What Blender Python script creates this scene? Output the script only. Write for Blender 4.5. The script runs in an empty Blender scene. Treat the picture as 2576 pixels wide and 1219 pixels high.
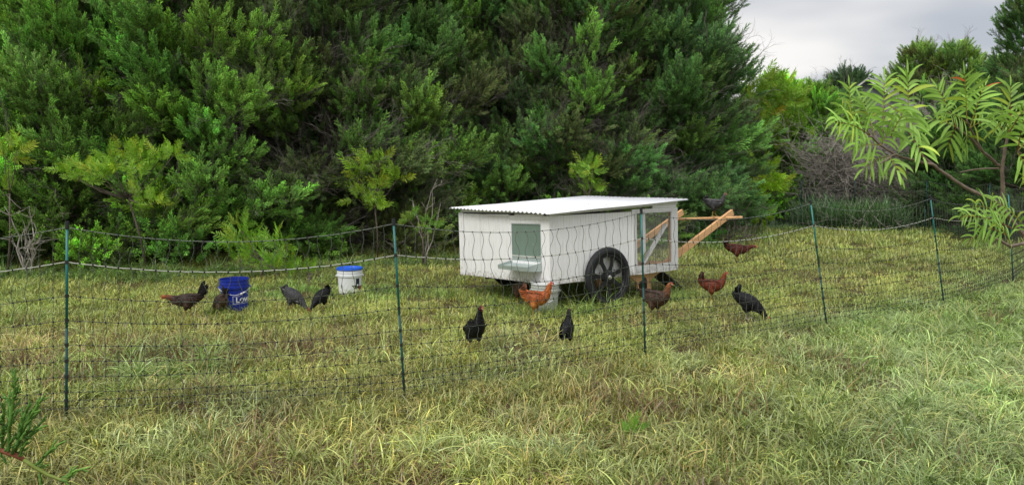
import bpy, math, random
import numpy as np
from mathutils import Vector, Matrix

random.seed(7)
RNG = np.random.default_rng(11)
R = math.radians
sc = bpy.context.scene
COL = sc.collection

# ---------------------------------------------------------------- camera
CAM_H, FPX = 1.62, 1932.0            # eye height; focal length in units of a 2576-wide picture
PITCH = math.atan(198.5 / FPX)
cam_d = bpy.data.cameras.new('camera')
cam = bpy.data.objects.new('camera', cam_d)
COL.objects.link(cam)
cam.location = (0, 0, CAM_H)
cam.rotation_euler = (R(90) - PITCH, 0, 0)
cam_d.lens = 27.0
cam_d.sensor_width = 36.0
cam_d.clip_start = 0.05
cam_d.clip_end = 2000
sc.camera = cam

# ---------------------------------------------------------------- sky
SUN_EL, SUN_AZ = R(48), R(215)
world = bpy.data.worlds.new('World')
sc.world = world
world.use_nodes = True
nt = world.node_tree
nt.nodes.clear()
N, Lk = nt.nodes.new, nt.links.new
out = N('ShaderNodeOutputWorld')
bg = N('ShaderNodeBackground')
tc = N('ShaderNodeTexCoord')
sky = N('ShaderNodeTexSky')
sky.sky_type = 'NISHITA'
sky.sun_disc = False
sky.sun_elevation = SUN_EL
sky.sun_rotation = SUN_AZ
skys = N('ShaderNodeVectorMath'); skys.operation = 'SCALE'; skys.inputs['Scale'].default_value = 0.10
Lk(sky.outputs[0], skys.inputs[0])
sep = N('ShaderNodeSeparateXYZ'); Lk(tc.outputs['Generated'], sep.inputs[0])
zc = N('ShaderNodeMath'); zc.operation = 'ADD'; zc.inputs[1].default_value = 0.16
zm = N('ShaderNodeMath'); zm.operation = 'MAXIMUM'; zm.inputs[1].default_value = 0.0
Lk(sep.outputs['Z'], zm.inputs[0]); Lk(zm.outputs[0], zc.inputs[0])
dx = N('ShaderNodeMath'); dx.operation = 'DIVIDE'; Lk(sep.outputs['X'], dx.inputs[0]); Lk(zc.outputs[0], dx.inputs[1])
dy = N('ShaderNodeMath'); dy.operation = 'DIVIDE'; Lk(sep.outputs['Y'], dy.inputs[0]); Lk(zc.outputs[0], dy.inputs[1])
cmb = N('ShaderNodeCombineXYZ'); Lk(dx.outputs[0], cmb.inputs[0]); Lk(dy.outputs[0], cmb.inputs[1]); cmb.inputs[2].default_value = 3.0
noi = N('ShaderNodeTexNoise'); noi.inputs['Scale'].default_value = 0.62; noi.inputs['Detail'].default_value = 3.5
noi.inputs['Roughness'].default_value = 0.45
Lk(cmb.outputs[0], noi.inputs['Vector'])
ramp = N('ShaderNodeValToRGB')
ramp.color_ramp.interpolation = 'EASE'
e = ramp.color_ramp.elements
e[0].position = 0.40; e[0].color = (0.37, 0.39, 0.43, 1)
e[1].position = 0.59; e[1].color = (0.74, 0.715, 0.69, 1)
Lk(noi.outputs['Fac'], ramp.inputs[0])
zen = N('ShaderNodeMapRange')         # an overcast sky is brighter overhead than at the horizon
zen.inputs['From Min'].default_value = 0.25; zen.inputs['From Max'].default_value = 1.0
zen.inputs['To Min'].default_value = 1.0; zen.inputs['To Max'].default_value = 2.3
Lk(sep.outputs['Z'], zen.inputs['Value'])
cl = N('ShaderNodeVectorMath'); cl.operation = 'SCALE'
Lk(ramp.outputs[0], cl.inputs[0]); Lk(zen.outputs[0], cl.inputs['Scale'])
mx = N('ShaderNodeMix'); mx.data_type = 'RGBA'; mx.inputs['Factor'].default_value = 0.93
Lk(skys.outputs[0], mx.inputs['A']); Lk(cl.outputs[0], mx.inputs['B'])
Lk(mx.outputs['Result'], bg.inputs['Color'])
bg.inputs['Strength'].default_value = 1.0
Lk(bg.outputs[0], out.inputs['Surface'])

sun_d = bpy.data.lights.new('sun', 'SUN')
sun_d.energy = 1.45
sun_d.angle = R(22)
sun_d.color = (1.0, 0.98, 0.95)
sun = bpy.data.objects.new('sun', sun_d)
COL.objects.link(sun)
sd = Vector((math.sin(SUN_AZ) * math.cos(SUN_EL), math.cos(SUN_AZ) * math.cos(SUN_EL), math.sin(SUN_EL)))
sun.rotation_euler = sd.to_track_quat('Z', 'Y').to_euler()

sc.view_settings.view_transform = 'Standard'
sc.view_settings.look = 'None'
sc.view_settings.exposure = 0.45
sc.view_settings.gamma = 1.0
sc.cycles.max_bounces = 6
sc.cycles.diffuse_bounces = 3
sc.cycles.transmission_bounces = 4
sc.cycles.transparent_max_bounces = 8

# ---------------------------------------------------------------- helpers
def ray(px, py):
    c = ((px - 1288) / FPX, 1.0, -(py - 609.5) / FPX)
    s, k = math.sin(PITCH), math.cos(PITCH)
    return Vector((c[0], c[1] * k + c[2] * s, -c[1] * s + c[2] * k))

def at(px, py, y):                     # point at depth y that the photograph shows at (px, py)
    d = ray(px, py)
    return Vector((0, 0, CAM_H)) + d * (y / d.y)

def ground_at(px, py):
    d = ray(px, py)
    return Vector((0, 0, CAM_H)) + d * (-CAM_H / d.z)

_tab = RNG.random((256, 256))
def vnoise(x, y, s, off=0.0):
    x = np.asarray(x, float) / s + 37.3 + off * 13.7
    y = np.asarray(y, float) / s + 91.7 + off * 7.9
    xi, yi = np.floor(x).astype(int), np.floor(y).astype(int)
    fx, fy = x - xi, y - yi
    fx, fy = fx * fx * (3 - 2 * fx), fy * fy * (3 - 2 * fy)
    g = lambda a, b: _tab[a % 256, b % 256]
    return (g(xi, yi) * (1 - fx) * (1 - fy) + g(xi + 1, yi) * fx * (1 - fy) + g(xi, yi + 1) * (1 - fx) * fy + g(xi + 1, yi + 1) * fx * fy)

def hgt(x, y):
    return 0.055 * (vnoise(x, y, 1.7, 3) - 0.5) + 0.02 * (vnoise(x, y, 0.5, 4) - 0.5)

def hz(x, y):
    return float(hgt(np.array([x]), np.array([y]))[0])

def gp(px, py):
    p = ground_at(px, py)
    return Vector((p.x, p.y, hz(p.x, p.y)))

def tag(o, label=None, cat=None, group=None, kind=None):
    if label: o['label'] = label
    if cat: o['category'] = cat
    if group: o['group'] = group
    if kind: o['kind'] = kind
    return o

def empty(name, loc=(0, 0, 0), rot=(0, 0, 0)):
    o = bpy.data.objects.new(name, None)
    o.location = loc
    o.rotation_euler = rot
    o.empty_display_size = 0.1
    COL.objects.link(o)
    return o

class MB:
    def __init__(s):
        s.v, s.f, s.c, s.mi = [], [], [], []
        s.col = (1, 1, 1); s.m = 0
    def add(s, vs, fs):
        b = len(s.v)
        s.v += [tuple(q) for q in vs]
        s.c += [s.col] * len(vs)
        s.f += [tuple(b + i for i in q) for q in fs]
        s.mi += [s.m] * len(fs)
    def hexa(s, p):                    # 8 points: bottom ring then top ring
        s.add(p, [(3, 2, 1, 0), (4, 5, 6, 7), (0, 1, 5, 4), (1, 2, 6, 5), (2, 3, 7, 6), (3, 0, 4, 7)])
    def box(s, a, b):
        x0, y0, z0 = a; x1, y1, z1 = b
        s.hexa([(x0, y0, z0), (x1, y0, z0), (x1, y1, z0), (x0, y1, z0), (x0, y0, z1), (x1, y0, z1), (x1, y1, z1), (x0, y1, z1)])
    def beam(s, p, q, w, h, up=(0, 0, 1)):
        p, q = Vector(p), Vector(q)
        d = (q - p).normalized(); side = d.cross(Vector(up)).normalized(); u = side.cross(d)
        r = []
        for c in (p, q):
            r.append([c - side * w / 2 - u * h / 2, c + side * w / 2 - u * h / 2, c + side * w / 2 + u * h / 2, c - side * w / 2 + u * h / 2])
        a, b = r
        s.add(a + b, [(0, 1, 2, 3), (7, 6, 5, 4), (0, 4, 5, 1), (1, 5, 6, 2), (2, 6, 7, 3), (3, 7, 4, 0)])
    def tube(s, pts, rad, n=6, cap=True):
        pts = [Vector(p) for p in pts]
        if not hasattr(rad, '__len__'): rad = [rad] * len(pts)
        prev = None; vs = []
        for i, p in enumerate(pts):
            d = (pts[min(i + 1, len(pts) - 1)] - pts[max(i - 1, 0)])
            if d.length < 1e-9: d = Vector((0, 0, 1))
            d.normalize()
            if prev is None:
                a = d.cross(Vector((0, 0, 1)) if abs(d.z) < .9 else Vector((1, 0, 0))).normalized()
            else:
                a = prev - d * prev.dot(d)
                a = a.normalized() if a.length > 1e-6 else d.orthogonal().normalized()
            prev = a; b = d.cross(a)
            for k in range(n):
                t = 2 * math.pi * k / n
                vs.append(p + a * (math.cos(t) * rad[i]) + b * (math.sin(t) * rad[i]))
        fs = []
        for i in range(len(pts) - 1):
            for k in range(n):
                k2 = (k + 1) % n
                fs.append((i * n + k, i * n + k2, (i + 1) * n + k2, (i + 1) * n + k))
        if cap:
            fs.append(tuple(range(n - 1, -1, -1)))
            fs.append(tuple(range((len(pts) - 1) * n, len(pts) * n)))
        s.add(vs, fs)
    def lathe(s, prof, n=32, axis='z', c=(0, 0, 0), close=False):
        vs = []
        for r_, h in prof:
            for k in range(n):
                t = 2 * math.pi * k / n
                if axis == 'z': vs.append((c[0] + r_ * math.cos(t), c[1] + r_ * math.sin(t), c[2] + h))
                else: vs.append((c[0] + r_ * math.cos(t), c[1] + h, c[2] + r_ * math.sin(t)))
        m = len(prof); fs = []
        for i in range(m if close else m - 1):
            j = (i + 1) % m
            for k in range(n):
                k2 = (k + 1) % n
                fs.append((i * n + k, i * n + k2, j * n + k2, j * n + k))
        s.add(vs, fs)
    def ball(s, c, r, n=8, m=6, sq=(1, 1, 1)):
        prof = [(max(1e-4, math.sin(math.pi * i / m)) * 1.0, -math.cos(math.pi * i / m)) for i in range(m + 1)]
        vs = []
        for a, h in prof:
            for k in range(n):
                t = 2 * math.pi * k / n
                vs.append((c[0] + r * sq[0] * a * math.cos(t), c[1] + r * sq[1] * a * math.sin(t), c[2] + r * sq[2] * h))
        fs = [(i * n + k, i * n + (k + 1) % n, (i + 1) * n + (k + 1) % n, (i + 1) * n + k) for i in range(m) for k in range(n)]
        s.add(vs, fs)
    def mesh(s, name, smooth=False):
        me = bpy.data.meshes.new(name)
        me.from_pydata(s.v, [], s.f)
        a = me.color_attributes.new('bc', 'FLOAT_COLOR', 'POINT')
        if s.v:
            arr = np.ones((len(s.v), 4), np.float32); arr[:, :3] = np.array(s.c, np.float32)
            a.data.foreach_set('color', arr.ravel())
        me.polygons.foreach_set('material_index', s.mi)
        if smooth: me.polygons.foreach_set('use_smooth', [True] * len(s.f))
        me.update()
        return me
    def obj(s, name, mats, parent=None, smooth=False, kind=None):
        me = s.mesh(name, smooth)
        for m in (mats if isinstance(mats, (list, tuple)) else [mats]): me.materials.append(m)
        o = bpy.data.objects.new(name, me)
        COL.objects.link(o)
        if parent: o.parent = parent
        if kind: o['kind'] = kind
        return o

def bevel(o, w=0.003, seg=2):
    m = o.modifiers.new('bevel', 'BEVEL'); m.width = w; m.segments = seg; m.limit_method = 'ANGLE'; m.angle_limit = R(40)
    return o

# ---------------------------------------------------------------- materials
def mat(name, color, rough=0.6, metal=0.0, bump=0.0, bscale=30.0, var=0.0, vscale=8.0, spec=0.3, stretch=(1, 1, 1), dirt=None, trans=0.0):
    m = bpy.data.materials.new(name); m.use_nodes = True
    t = m.node_tree; b = t.nodes['Principled BSDF']
    b.inputs['Roughness'].default_value = rough
    b.inputs['Metallic'].default_value = metal
    b.inputs['Specular IOR Level'].default_value = spec
    co = t.nodes.new('ShaderNodeTexCoord')
    mp = t.nodes.new('ShaderNodeMapping'); mp.inputs['Scale'].default_value = stretch
    t.links.new(co.outputs['Object'], mp.inputs[0])
    cur = t.nodes.new('ShaderNodeRGB'); cur.outputs[0].default_value = (*color, 1); cur = cur.outputs[0]
    if var:
        n = t.nodes.new('ShaderNodeTexNoise'); n.inputs['Scale'].default_value = vscale; n.inputs['Detail'].default_value = 5
        t.links.new(mp.outputs[0], n.inputs['Vector'])
        mr = t.nodes.new('ShaderNodeMapRange'); mr.inputs['From Min'].default_value = .3; mr.inputs['From Max'].default_value = .7
        mr.inputs['To Min'].default_value = 1 - var; mr.inputs['To Max'].default_value = 1 + var * .6
        t.links.new(n.outputs['Fac'], mr.inputs['Value'])
        v = t.nodes.new('ShaderNodeVectorMath'); v.operation = 'SCALE'
        t.links.new(cur, v.inputs[0]); t.links.new(mr.outputs[0], v.inputs['Scale']); cur = v.outputs[0]
    if dirt:
        dcol, dscale, lo, hi, st = dirt
        mp2 = t.nodes.new('ShaderNodeMapping'); mp2.inputs['Scale'].default_value = st
        t.links.new(co.outputs['Object'], mp2.inputs[0])
        n = t.nodes.new('ShaderNodeTexNoise'); n.inputs['Scale'].default_value = dscale; n.inputs['Detail'].default_value = 6; n.inputs['Roughness'].default_value = .65
        t.links.new(mp2.outputs[0], n.inputs['Vector'])
        mr = t.nodes.new('ShaderNodeMapRange'); mr.inputs['From Min'].default_value = lo; mr.inputs['From Max'].default_value = hi
        t.links.new(n.outputs['Fac'], mr.inputs['Value'])
        x = t.nodes.new('ShaderNodeMix'); x.data_type = 'RGBA'
        t.links.new(mr.outputs[0], x.inputs['Factor']); t.links.new(cur, x.inputs['A']); x.inputs['B'].default_value = (*dcol, 1)
        cur = x.outputs['Result']
    t.links.new(cur, b.inputs['Base Color'])
    if bump:
        n = t.nodes.new('ShaderNodeTexNoise'); n.inputs['Scale'].default_value = bscale; n.inputs['Detail'].default_value = 4
        t.links.new(mp.outputs[0], n.inputs['Vector'])
        bn = t.nodes.new('ShaderNodeBump'); bn.inputs['Strength'].default_value = bump; bn.inputs['Distance'].default_value = .004
        t.links.new(n.outputs['Fac'], bn.inputs['Height']); t.links.new(bn.outputs[0], b.inputs['Normal'])
    if trans: b.inputs['Transmission Weight'].default_value = trans
    return m

def leafmat(name, trans=0.35, rough=0.5, spec=0.25, inst=True, base=(1, 1, 1), tmul=(1.0, 1.12, .65)):
    """colour = mesh colour 'bc' x per-plant 'tint'; lets some light through"""
    m = bpy.data.materials.new(name); m.use_nodes = True
    t = m.node_tree; t.nodes.clear()
    o = t.nodes.new('ShaderNodeOutputMaterial')
    a = t.nodes.new('ShaderNodeAttribute'); a.attribute_name = 'bc'
    cur = a.outputs['Color']
    if inst:
        b = t.nodes.new('ShaderNodeAttribute'); b.attribute_name = 'tint'; b.attribute_type = 'INSTANCER'
        v = t.nodes.new('ShaderNodeVectorMath'); v.operation = 'MULTIPLY'
        t.links.new(cur, v.inputs[0]); t.links.new(b.outputs['Vector'], v.inputs[1]); cur = v.outputs[0]
    else:
        v = t.nodes.new('ShaderNodeVectorMath'); v.operation = 'MULTIPLY'; v.inputs[1].default_value = base
        t.links.new(cur, v.inputs[0]); cur = v.outputs[0]
    p = t.nodes.new('ShaderNodeBsdfPrincipled')
    p.inputs['Roughness'].default_value = rough; p.inputs['Specular IOR Level'].default_value = spec
    t.links.new(cur, p.inputs['Base Color'])
    tr = t.nodes.new('ShaderNodeBsdfTranslucent')
    v2 = t.nodes.new('ShaderNodeVectorMath'); v2.operation = 'MULTIPLY'; v2.inputs[1].default_value = tmul
    t.links.new(cur, v2.inputs[0]); t.links.new(v2.outputs[0], tr.inputs['Color'])
    x = t.nodes.new('ShaderNodeMixShader'); x.inputs[0].default_value = trans
    t.links.new(p.outputs[0], x.inputs[1]); t.links.new(tr.outputs[0], x.inputs[2])
    t.links.new(x.outputs[0], o.inputs['Surface'])
    return m

M = {}
M['grass'] = leafmat('grass_blades', .22, .34, .55)
M['juniper'] = leafmat('juniper_scales', .22, .6, .2)
M['leaf'] = leafmat('sumac_leaf', .42, .42, .35)
M['leaf_near'] = leafmat('sumac_leaf_close', .42, .42, .35, inst=False)
M['sprig'] = leafmat('juniper_sprig_scales', .15, .5, .3, inst=False)
M['bark'] = mat('grey_brown_bark', (.13, .105, .085), .9, bump=.6, bscale=40, var=.4, vscale=20, stretch=(1, 1, .25))
M['dead'] = mat('dead_branch_bark', (.31, .28, .25), .9, bump=.4, bscale=60, var=.35, vscale=12)
M['palebark'] = mat('pale_bark', (.36, .33, .29), .85, bump=.4, bscale=60, var=.3, vscale=12)
M['sumacbark'] = mat('sumac_branch_bark', (.22, .17, .13), .75, bump=.5, bscale=120, var=.4, vscale=30)
M['white'] = mat('white_barn_paint', (.76, .76, .75), .55, bump=.25, bscale=60, var=.045, vscale=5, stretch=(6, 6, .6),
                 dirt=((.42, .40, .36), 9, .56, .80, (5, 5, .45)))
M['whiteroof'] = mat('white_roof_panel', (.72, .725, .745), .42, var=.03, vscale=2, dirt=((.62, .61, .58), 5, .62, .85, (1, 1, 1)))
M['pine'] = mat('raw_pine_lumber', (.62, .36, .17), .62, bump=.2, bscale=30, var=.16, vscale=14, stretch=(.35, 3, 3),
                dirt=((.42, .20, .08), 2.6, .64, .72, (1, 1, 1)))
M['oldwood'] = mat('weathered_plywood', (.20, .17, .14), .85, var=.3, vscale=9)
M['dark'] = mat('dark_interior_wood', (.10, .09, .08), .9, var=.3, vscale=9)
M['black'] = mat('black_plastic_wheel', (.011, .012, .013), .45, bump=.2, bscale=90, var=.2, vscale=9, dirt=((.11, .10, .08), 4, .58, .85, (1, 1, 1)))
M['tyre'] = mat('black_rubber_tyre', (.013, .014, .015), .6, bump=.3, bscale=60, dirt=((.09, .09, .075), 5, .60, .85, (1, 1, 1)))
M['steel'] = mat('zinc_bolt', (.55, .55, .53), .35, .9)
M['galv'] = mat('galvanised_sheet', (.43, .50, .48), .38, .35, var=.12, vscale=9, spec=.5)
M['pane'] = mat('green_grey_feeder_window', (.16, .22, .18), .22, 0, var=.12, vscale=3.5, spec=.45, dirt=((.36, .42, .38), 5, .64, .82, (3, 3, 1)))
M['wire'] = mat('galvanised_wire', (.42, .42, .41), .5, .3)
M['postg'] = mat('teal_green_fence_post', (.012, .135, .125), .42, bump=.15, bscale=60, var=.25, vscale=5, spec=.5, stretch=(1, 1, .5))
M['postd'] = mat('dark_green_fence_post', (.010, .060, .055), .5)
M['clip'] = mat('dark_plastic_clip', (.02, .025, .025), .5)
M['twine_w'] = mat('white_poly_wire', (.42, .43, .37), .6, var=.25, vscale=160)
M['twine_t'] = mat('weathered_top_strand', (.17, .19, .16), .6, var=.3, vscale=120)
M['twine_g'] = mat('pale_green_netting_cord', (.07, .085, .055), .65, var=.45, vscale=120)
M['twine_v'] = mat('grey_green_vertical_cord', (.10, .115, .09), .65, var=.2, vscale=60)
M['knot'] = mat('black_netting_knot', (.012, .012, .012), .6)
M['bucketb'] = mat('blue_bucket_plastic', (.008, .024, .25), .32, spec=.5, var=.06, vscale=6)
M['bucketw'] = mat('white_bucket_plastic', (.66, .68, .69), .4, spec=.5, dirt=((.40, .38, .30), 6, .60, .85, (1, 1, .5)))
M['bucketshade'] = mat('grey_white_bucket_plastic', (.42, .44, .40), .45, spec=.4, var=.08, vscale=5, dirt=((.32, .31, .25), 6, .58, .85, (1, 1, .5)))  # white plastic darkened so its colour carries the shade of surrounding grass
M['lidblue'] = mat('bright_blue_lid', (.015, .10, .55), .35, spec=.5)
M['print_w'] = mat('white_print', (.78, .79, .80), .5)
M['print_n'] = mat('navy_print', (.012, .015, .04), .5)
M['print_r'] = mat('red_print', (.26, .045, .03), .5)
M['print_g'] = mat('grey_sticker', (.22, .24, .24), .5)
M['metalwall'] = mat('grey_green_metal_siding', (.22, .25, .25), .5, .1, var=.1, vscale=2)
M['metalroof'] = mat('grey_metal_roofing', (.30, .30, .29), .45, .2, var=.12, vscale=2)
M['trim'] = mat('pale_roof_trim', (.62, .62, .58), .5)
M['stone'] = mat('pale_limestone', (.52, .50, .44), .9, bump=.6, bscale=12, var=.3, vscale=6)
def mud(m, top=.16, col=(.20, .165, .11)):
    t = m.node_tree; b = t.nodes['Principled BSDF']; src = b.inputs['Base Color'].links[0].from_socket
    co = t.nodes.new('ShaderNodeTexCoord'); sp = t.nodes.new('ShaderNodeSeparateXYZ'); t.links.new(co.outputs['Object'], sp.inputs[0])
    g = t.nodes.new('ShaderNodeMapRange'); g.inputs['From Min'].default_value = -.02; g.inputs['From Max'].default_value = top
    g.inputs['To Min'].default_value = .22; g.inputs['To Max'].default_value = -.10; t.links.new(sp.outputs['Z'], g.inputs['Value'])
    n = t.nodes.new('ShaderNodeTexNoise'); n.inputs['Scale'].default_value = 26; n.inputs['Detail'].default_value = 7; n.inputs['Roughness'].default_value = .7
    t.links.new(co.outputs['Object'], n.inputs['Vector'])
    a = t.nodes.new('ShaderNodeMath'); a.operation = 'ADD'; t.links.new(n.outputs['Fac'], a.inputs[0]); t.links.new(g.outputs[0], a.inputs[1])
    q = t.nodes.new('ShaderNodeMapRange'); q.inputs['From Min'].default_value = .56; q.inputs['From Max'].default_value = .78; q.inputs['To Max'].default_value = .75
    t.links.new(a.outputs[0], q.inputs['Value'])
    x = t.nodes.new('ShaderNodeMix'); x.data_type = 'RGBA'; t.links.new(q.outputs[0], x.inputs['Factor']); t.links.new(src, x.inputs['A']); x.inputs['B'].default_value = (*col, 1)
    t.links.new(x.outputs['Result'], b.inputs['Base Color'])
mud(M['white']); mud(M['bucketw'], .12); mud(M['bucketb'], .12, (.10, .09, .07)); mud(M['bucketshade'], .14)
M['soil'] = bpy.data.materials.new('thatch_and_soil')

def soilmat():
    m = M['soil']; m.use_nodes = True; t = m.node_tree; b = t.nodes['Principled BSDF']
    b.inputs['Roughness'].default_value = .95; b.inputs['Specular IOR Level'].default_value = .1
    co = t.nodes.new('ShaderNodeTexCoord')
    n1 = t.nodes.new('ShaderNodeTexNoise'); n1.inputs['Scale'].default_value = 1.1; n1.inputs['Detail'].default_value = 6
    n2 = t.nodes.new('ShaderNodeTexNoise'); n2.inputs['Scale'].default_value = 45; n2.inputs['Detail'].default_value = 5
    for n in (n1, n2): t.links.new(co.outputs['Object'], n.inputs['Vector'])
    r1 = t.nodes.new('ShaderNodeValToRGB'); e = r1.color_ramp.elements
    e[0].position = .35; e[0].color = (.065, .042, .024, 1); e[1].position = .65; e[1].color = (.07, .065, .022, 1)
    t.links.new(n1.outputs['Fac'], r1.inputs[0])
    r2 = t.nodes.new('ShaderNodeMapRange'); r2.inputs['From Min'].default_value = .3; r2.inputs['From Max'].default_value = .7
    r2.inputs['To Min'].default_value = .5; r2.inputs['To Max'].default_value = 1.7
    t.links.new(n2.outputs['Fac'], r2.inputs['Value'])
    v = t.nodes.new('ShaderNodeVectorMath'); v.operation = 'SCALE'
    t.links.new(r1.outputs[0], v.inputs[0]); t.links.new(r2.outputs[0], v.inputs['Scale'])
    t.links.new(v.outputs[0], b.inputs['Base Color'])
soilmat()

# ---------------------------------------------------------------- instanced foliage and grass
def euler_from_dir(d, spin):
    """d (N,3): where local +z points; spin about it -> XYZ eulers"""
    d = d / np.linalg.norm(d, axis=1, keepdims=True)
    ref = np.where(np.abs(d[:, 2:3]) < .95, np.array([[0, 0, 1.0]]), np.array([[1.0, 0, 0]]))
    x = np.cross(ref, d); x /= np.linalg.norm(x, axis=1, keepdims=True)
    y = np.cross(d, x)
    c, s = np.cos(spin)[:, None], np.sin(spin)[:, None]
    X = x * c + y * s; Y = -x * s + y * c
    ry = -np.arcsin(np.clip(X[:, 2], -1, 1)); rx = np.arctan2(Y[:, 2], d[:, 2]); rz = np.arctan2(X[:, 1], X[:, 0])
    return np.stack([rx, ry, rz], 1)

def proto(name, mb, material):
    me = mb.mesh(name); me.materials.append(material)
    return bpy.data.objects.new(name, me)          # never linked: only a source of geometry

def scatter(name, pos, rot, scl, idx, tint, protos, parent=None):
    pos = np.asarray(pos, np.float32); n = len(pos)
    me = bpy.data.meshes.new(name)
    me.vertices.add(n); me.vertices.foreach_set('co', pos.ravel())
    def A(nm, ty, arr, key):
        a = me.attributes.new(nm, ty, 'POINT'); a.data.foreach_set(key, np.asarray(arr).ravel())
    A('rot', 'FLOAT_VECTOR', rot.astype(np.float32), 'vector')
    A('tint', 'FLOAT_VECTOR', tint.astype(np.float32), 'vector')
    A('idx', 'INT', idx.astype(np.int32), 'value')
    sv = np.asarray(scl, np.float32)
    if sv.ndim == 1: sv = np.repeat(sv[:, None], 3, 1)
    A('scl', 'FLOAT_VECTOR', sv, 'vector')
    o = bpy.data.objects.new(name, me); COL.objects.link(o)
    if parent: o.parent = parent
    o['kind'] = 'stuff'
    g = bpy.data.node_groups.new(name + '_growth', 'GeometryNodeTree')
    g.interface.new_socket('Geometry', in_out='INPUT', socket_type='NodeSocketGeometry')
    g.interface.new_socket('Geometry', in_out='OUTPUT', socket_type='NodeSocketGeometry')
    gi = g.nodes.new('NodeGroupInput'); go = g.nodes.new('NodeGroupOutput'); j = g.nodes.new('GeometryNodeJoinGeometry')
    def attr(nm, ty):
        a = g.nodes.new('GeometryNodeInputNamedAttribute'); a.data_type = ty; a.inputs['Name'].default_value = nm
        return a.outputs['Attribute']
    rv, sv_, iv = attr('rot', 'FLOAT_VECTOR'), attr('scl', 'FLOAT_VECTOR'), attr('idx', 'INT')
    er = g.nodes.new('FunctionNodeEulerToRotation'); g.links.new(rv, er.inputs[0])
    for k, p in enumerate(protos):
        oi = g.nodes.new('GeometryNodeObjectInfo'); oi.inputs['Object'].default_value = p; oi.inputs['As Instance'].default_value = False
        cp = g.nodes.new('FunctionNodeCompare'); cp.data_type = 'INT'; cp.operation = 'EQUAL'
        g.links.new(iv, cp.inputs[2]); cp.inputs[3].default_value = k
        ip = g.nodes.new('GeometryNodeInstanceOnPoints')
        g.links.new(gi.outputs[0], ip.inputs['Points']); g.links.new(cp.outputs[0], ip.inputs['Selection'])
        g.links.new(oi.outputs['Geometry'], ip.inputs['Instance'])
        g.links.new(er.outputs[0], ip.inputs['Rotation']); g.links.new(sv_, ip.inputs['Scale'])
        g.links.new(ip.outputs[0], j.inputs[0])
    g.links.new(j.outputs[0], go.inputs[0])
    md = o.modifiers.new('growth', 'NODES'); md.node_group = g
    return o

# ================================================================ GROUND
def build_ground():
    n = 220
    xs = np.concatenate([[-400, -150, -60], np.linspace(-22, 22, n), [60, 150, 400]])
    ys = np.concatenate([[-120, -30], np.linspace(-3, 34, n), [60, 150, 600]])
    X, Y = np.meshgrid(xs, ys)
    Z = hgt(X, Y) - 0.012
    far = (np.abs(X) > 30) | (Y > 40) | (Y < -10)
    Z[far] = 0
    v = np.stack([X.ravel(), Y.ravel(), Z.ravel()], 1)
    nx = len(xs)
    f = [(j * nx + i, j * nx + i + 1, (j + 1) * nx + i + 1, (j + 1) * nx + i) for j in range(len(ys) - 1) for i in range(nx - 1)]
    me = bpy.data.meshes.new('ground'); me.from_pydata(v.tolist(), [], f)
    me.polygons.foreach_set('use_smooth', [True] * len(f))
    me.materials.append(M['soil'])
    o = bpy.data.objects.new('ground', me); COL.objects.link(o)
    tag(o, 'thatchy soil of the clearing under the grass', kind='structure')
build_ground()

# ================================================================ COOP
coop = empty('chicken_coop', (0.415, 8.165, 0.321), (-0.047, 0.001, 0.650))
tag(coop, 'white wooden mobile chicken coop with corrugated roof, black wheels and pine handles', 'chicken coop')
CL, CW = 2.048, 1.73
def und(x, y): return 0.778 + 0.040 * x + 0.032 * y      # underside of the roof

def grooved(mb, axis, a0, a1, z0, z1, face, depth=.013, pitch=.041, ztop=None):
    """vertical-grooved board; axis 'x': faces -y at y=face; axis 'y': faces -x at x=face"""
    prof = [(a0, 0)]
    k = math.ceil(a0 / pitch)
    while k * pitch < a1 - .006:
        c = k * pitch
        if c > a0 + .006:
            w = .0032; prof += [(c - w, 0), (c - w * .4, .0035), (c + w * .4, .0035), (c + w, 0)]
        k += 1
    prof.append((a1, 0))
    n = len(prof); vs = []
    top = ztop or (lambda a: z1)
    for (a, d) in prof:
        for z in (z0, top(a)):
            vs.append((a, face + d, z) if axis == 'x' else (face + d, a, z))
    b0 = len(vs)
    for a in (a0, a1):
        for z in (z0, top(a)):
            vs.append((a, face + depth, z) if axis == 'x' else (face + depth, a, z))
    fs = [(2 * i, 2 * i + 2, 2 * i + 3, 2 * i + 1) for i in range(n - 1)]
    fs += [(b0 + 2, b0, b0 + 1, b0 + 3), (0, 1, b0 + 1, b0), (2 * n - 2, b0 + 2, b0 + 3, 2 * n - 1)]
    fs += [tuple([2 * i for i in range(n - 1, -1, -1)] + [b0, b0 + 2]), tuple([2 * i + 1 for i in range(n)] + [b0 + 3, b0 + 1])]
    mb.add(vs, fs)

# long side wall, three boards
for a0, a1 in ((.0135, .418), (.4205, .838), (.8405, 1.2525)):
    m = MB(); grooved(m, 'x', a0, a1, 0 if a0 < .1 else -.003, .742, 0.0 + (.001 if a0 > .4 and a0 < .5 else 0)); m.obj('siding_panel', M['white'], coop)
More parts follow.
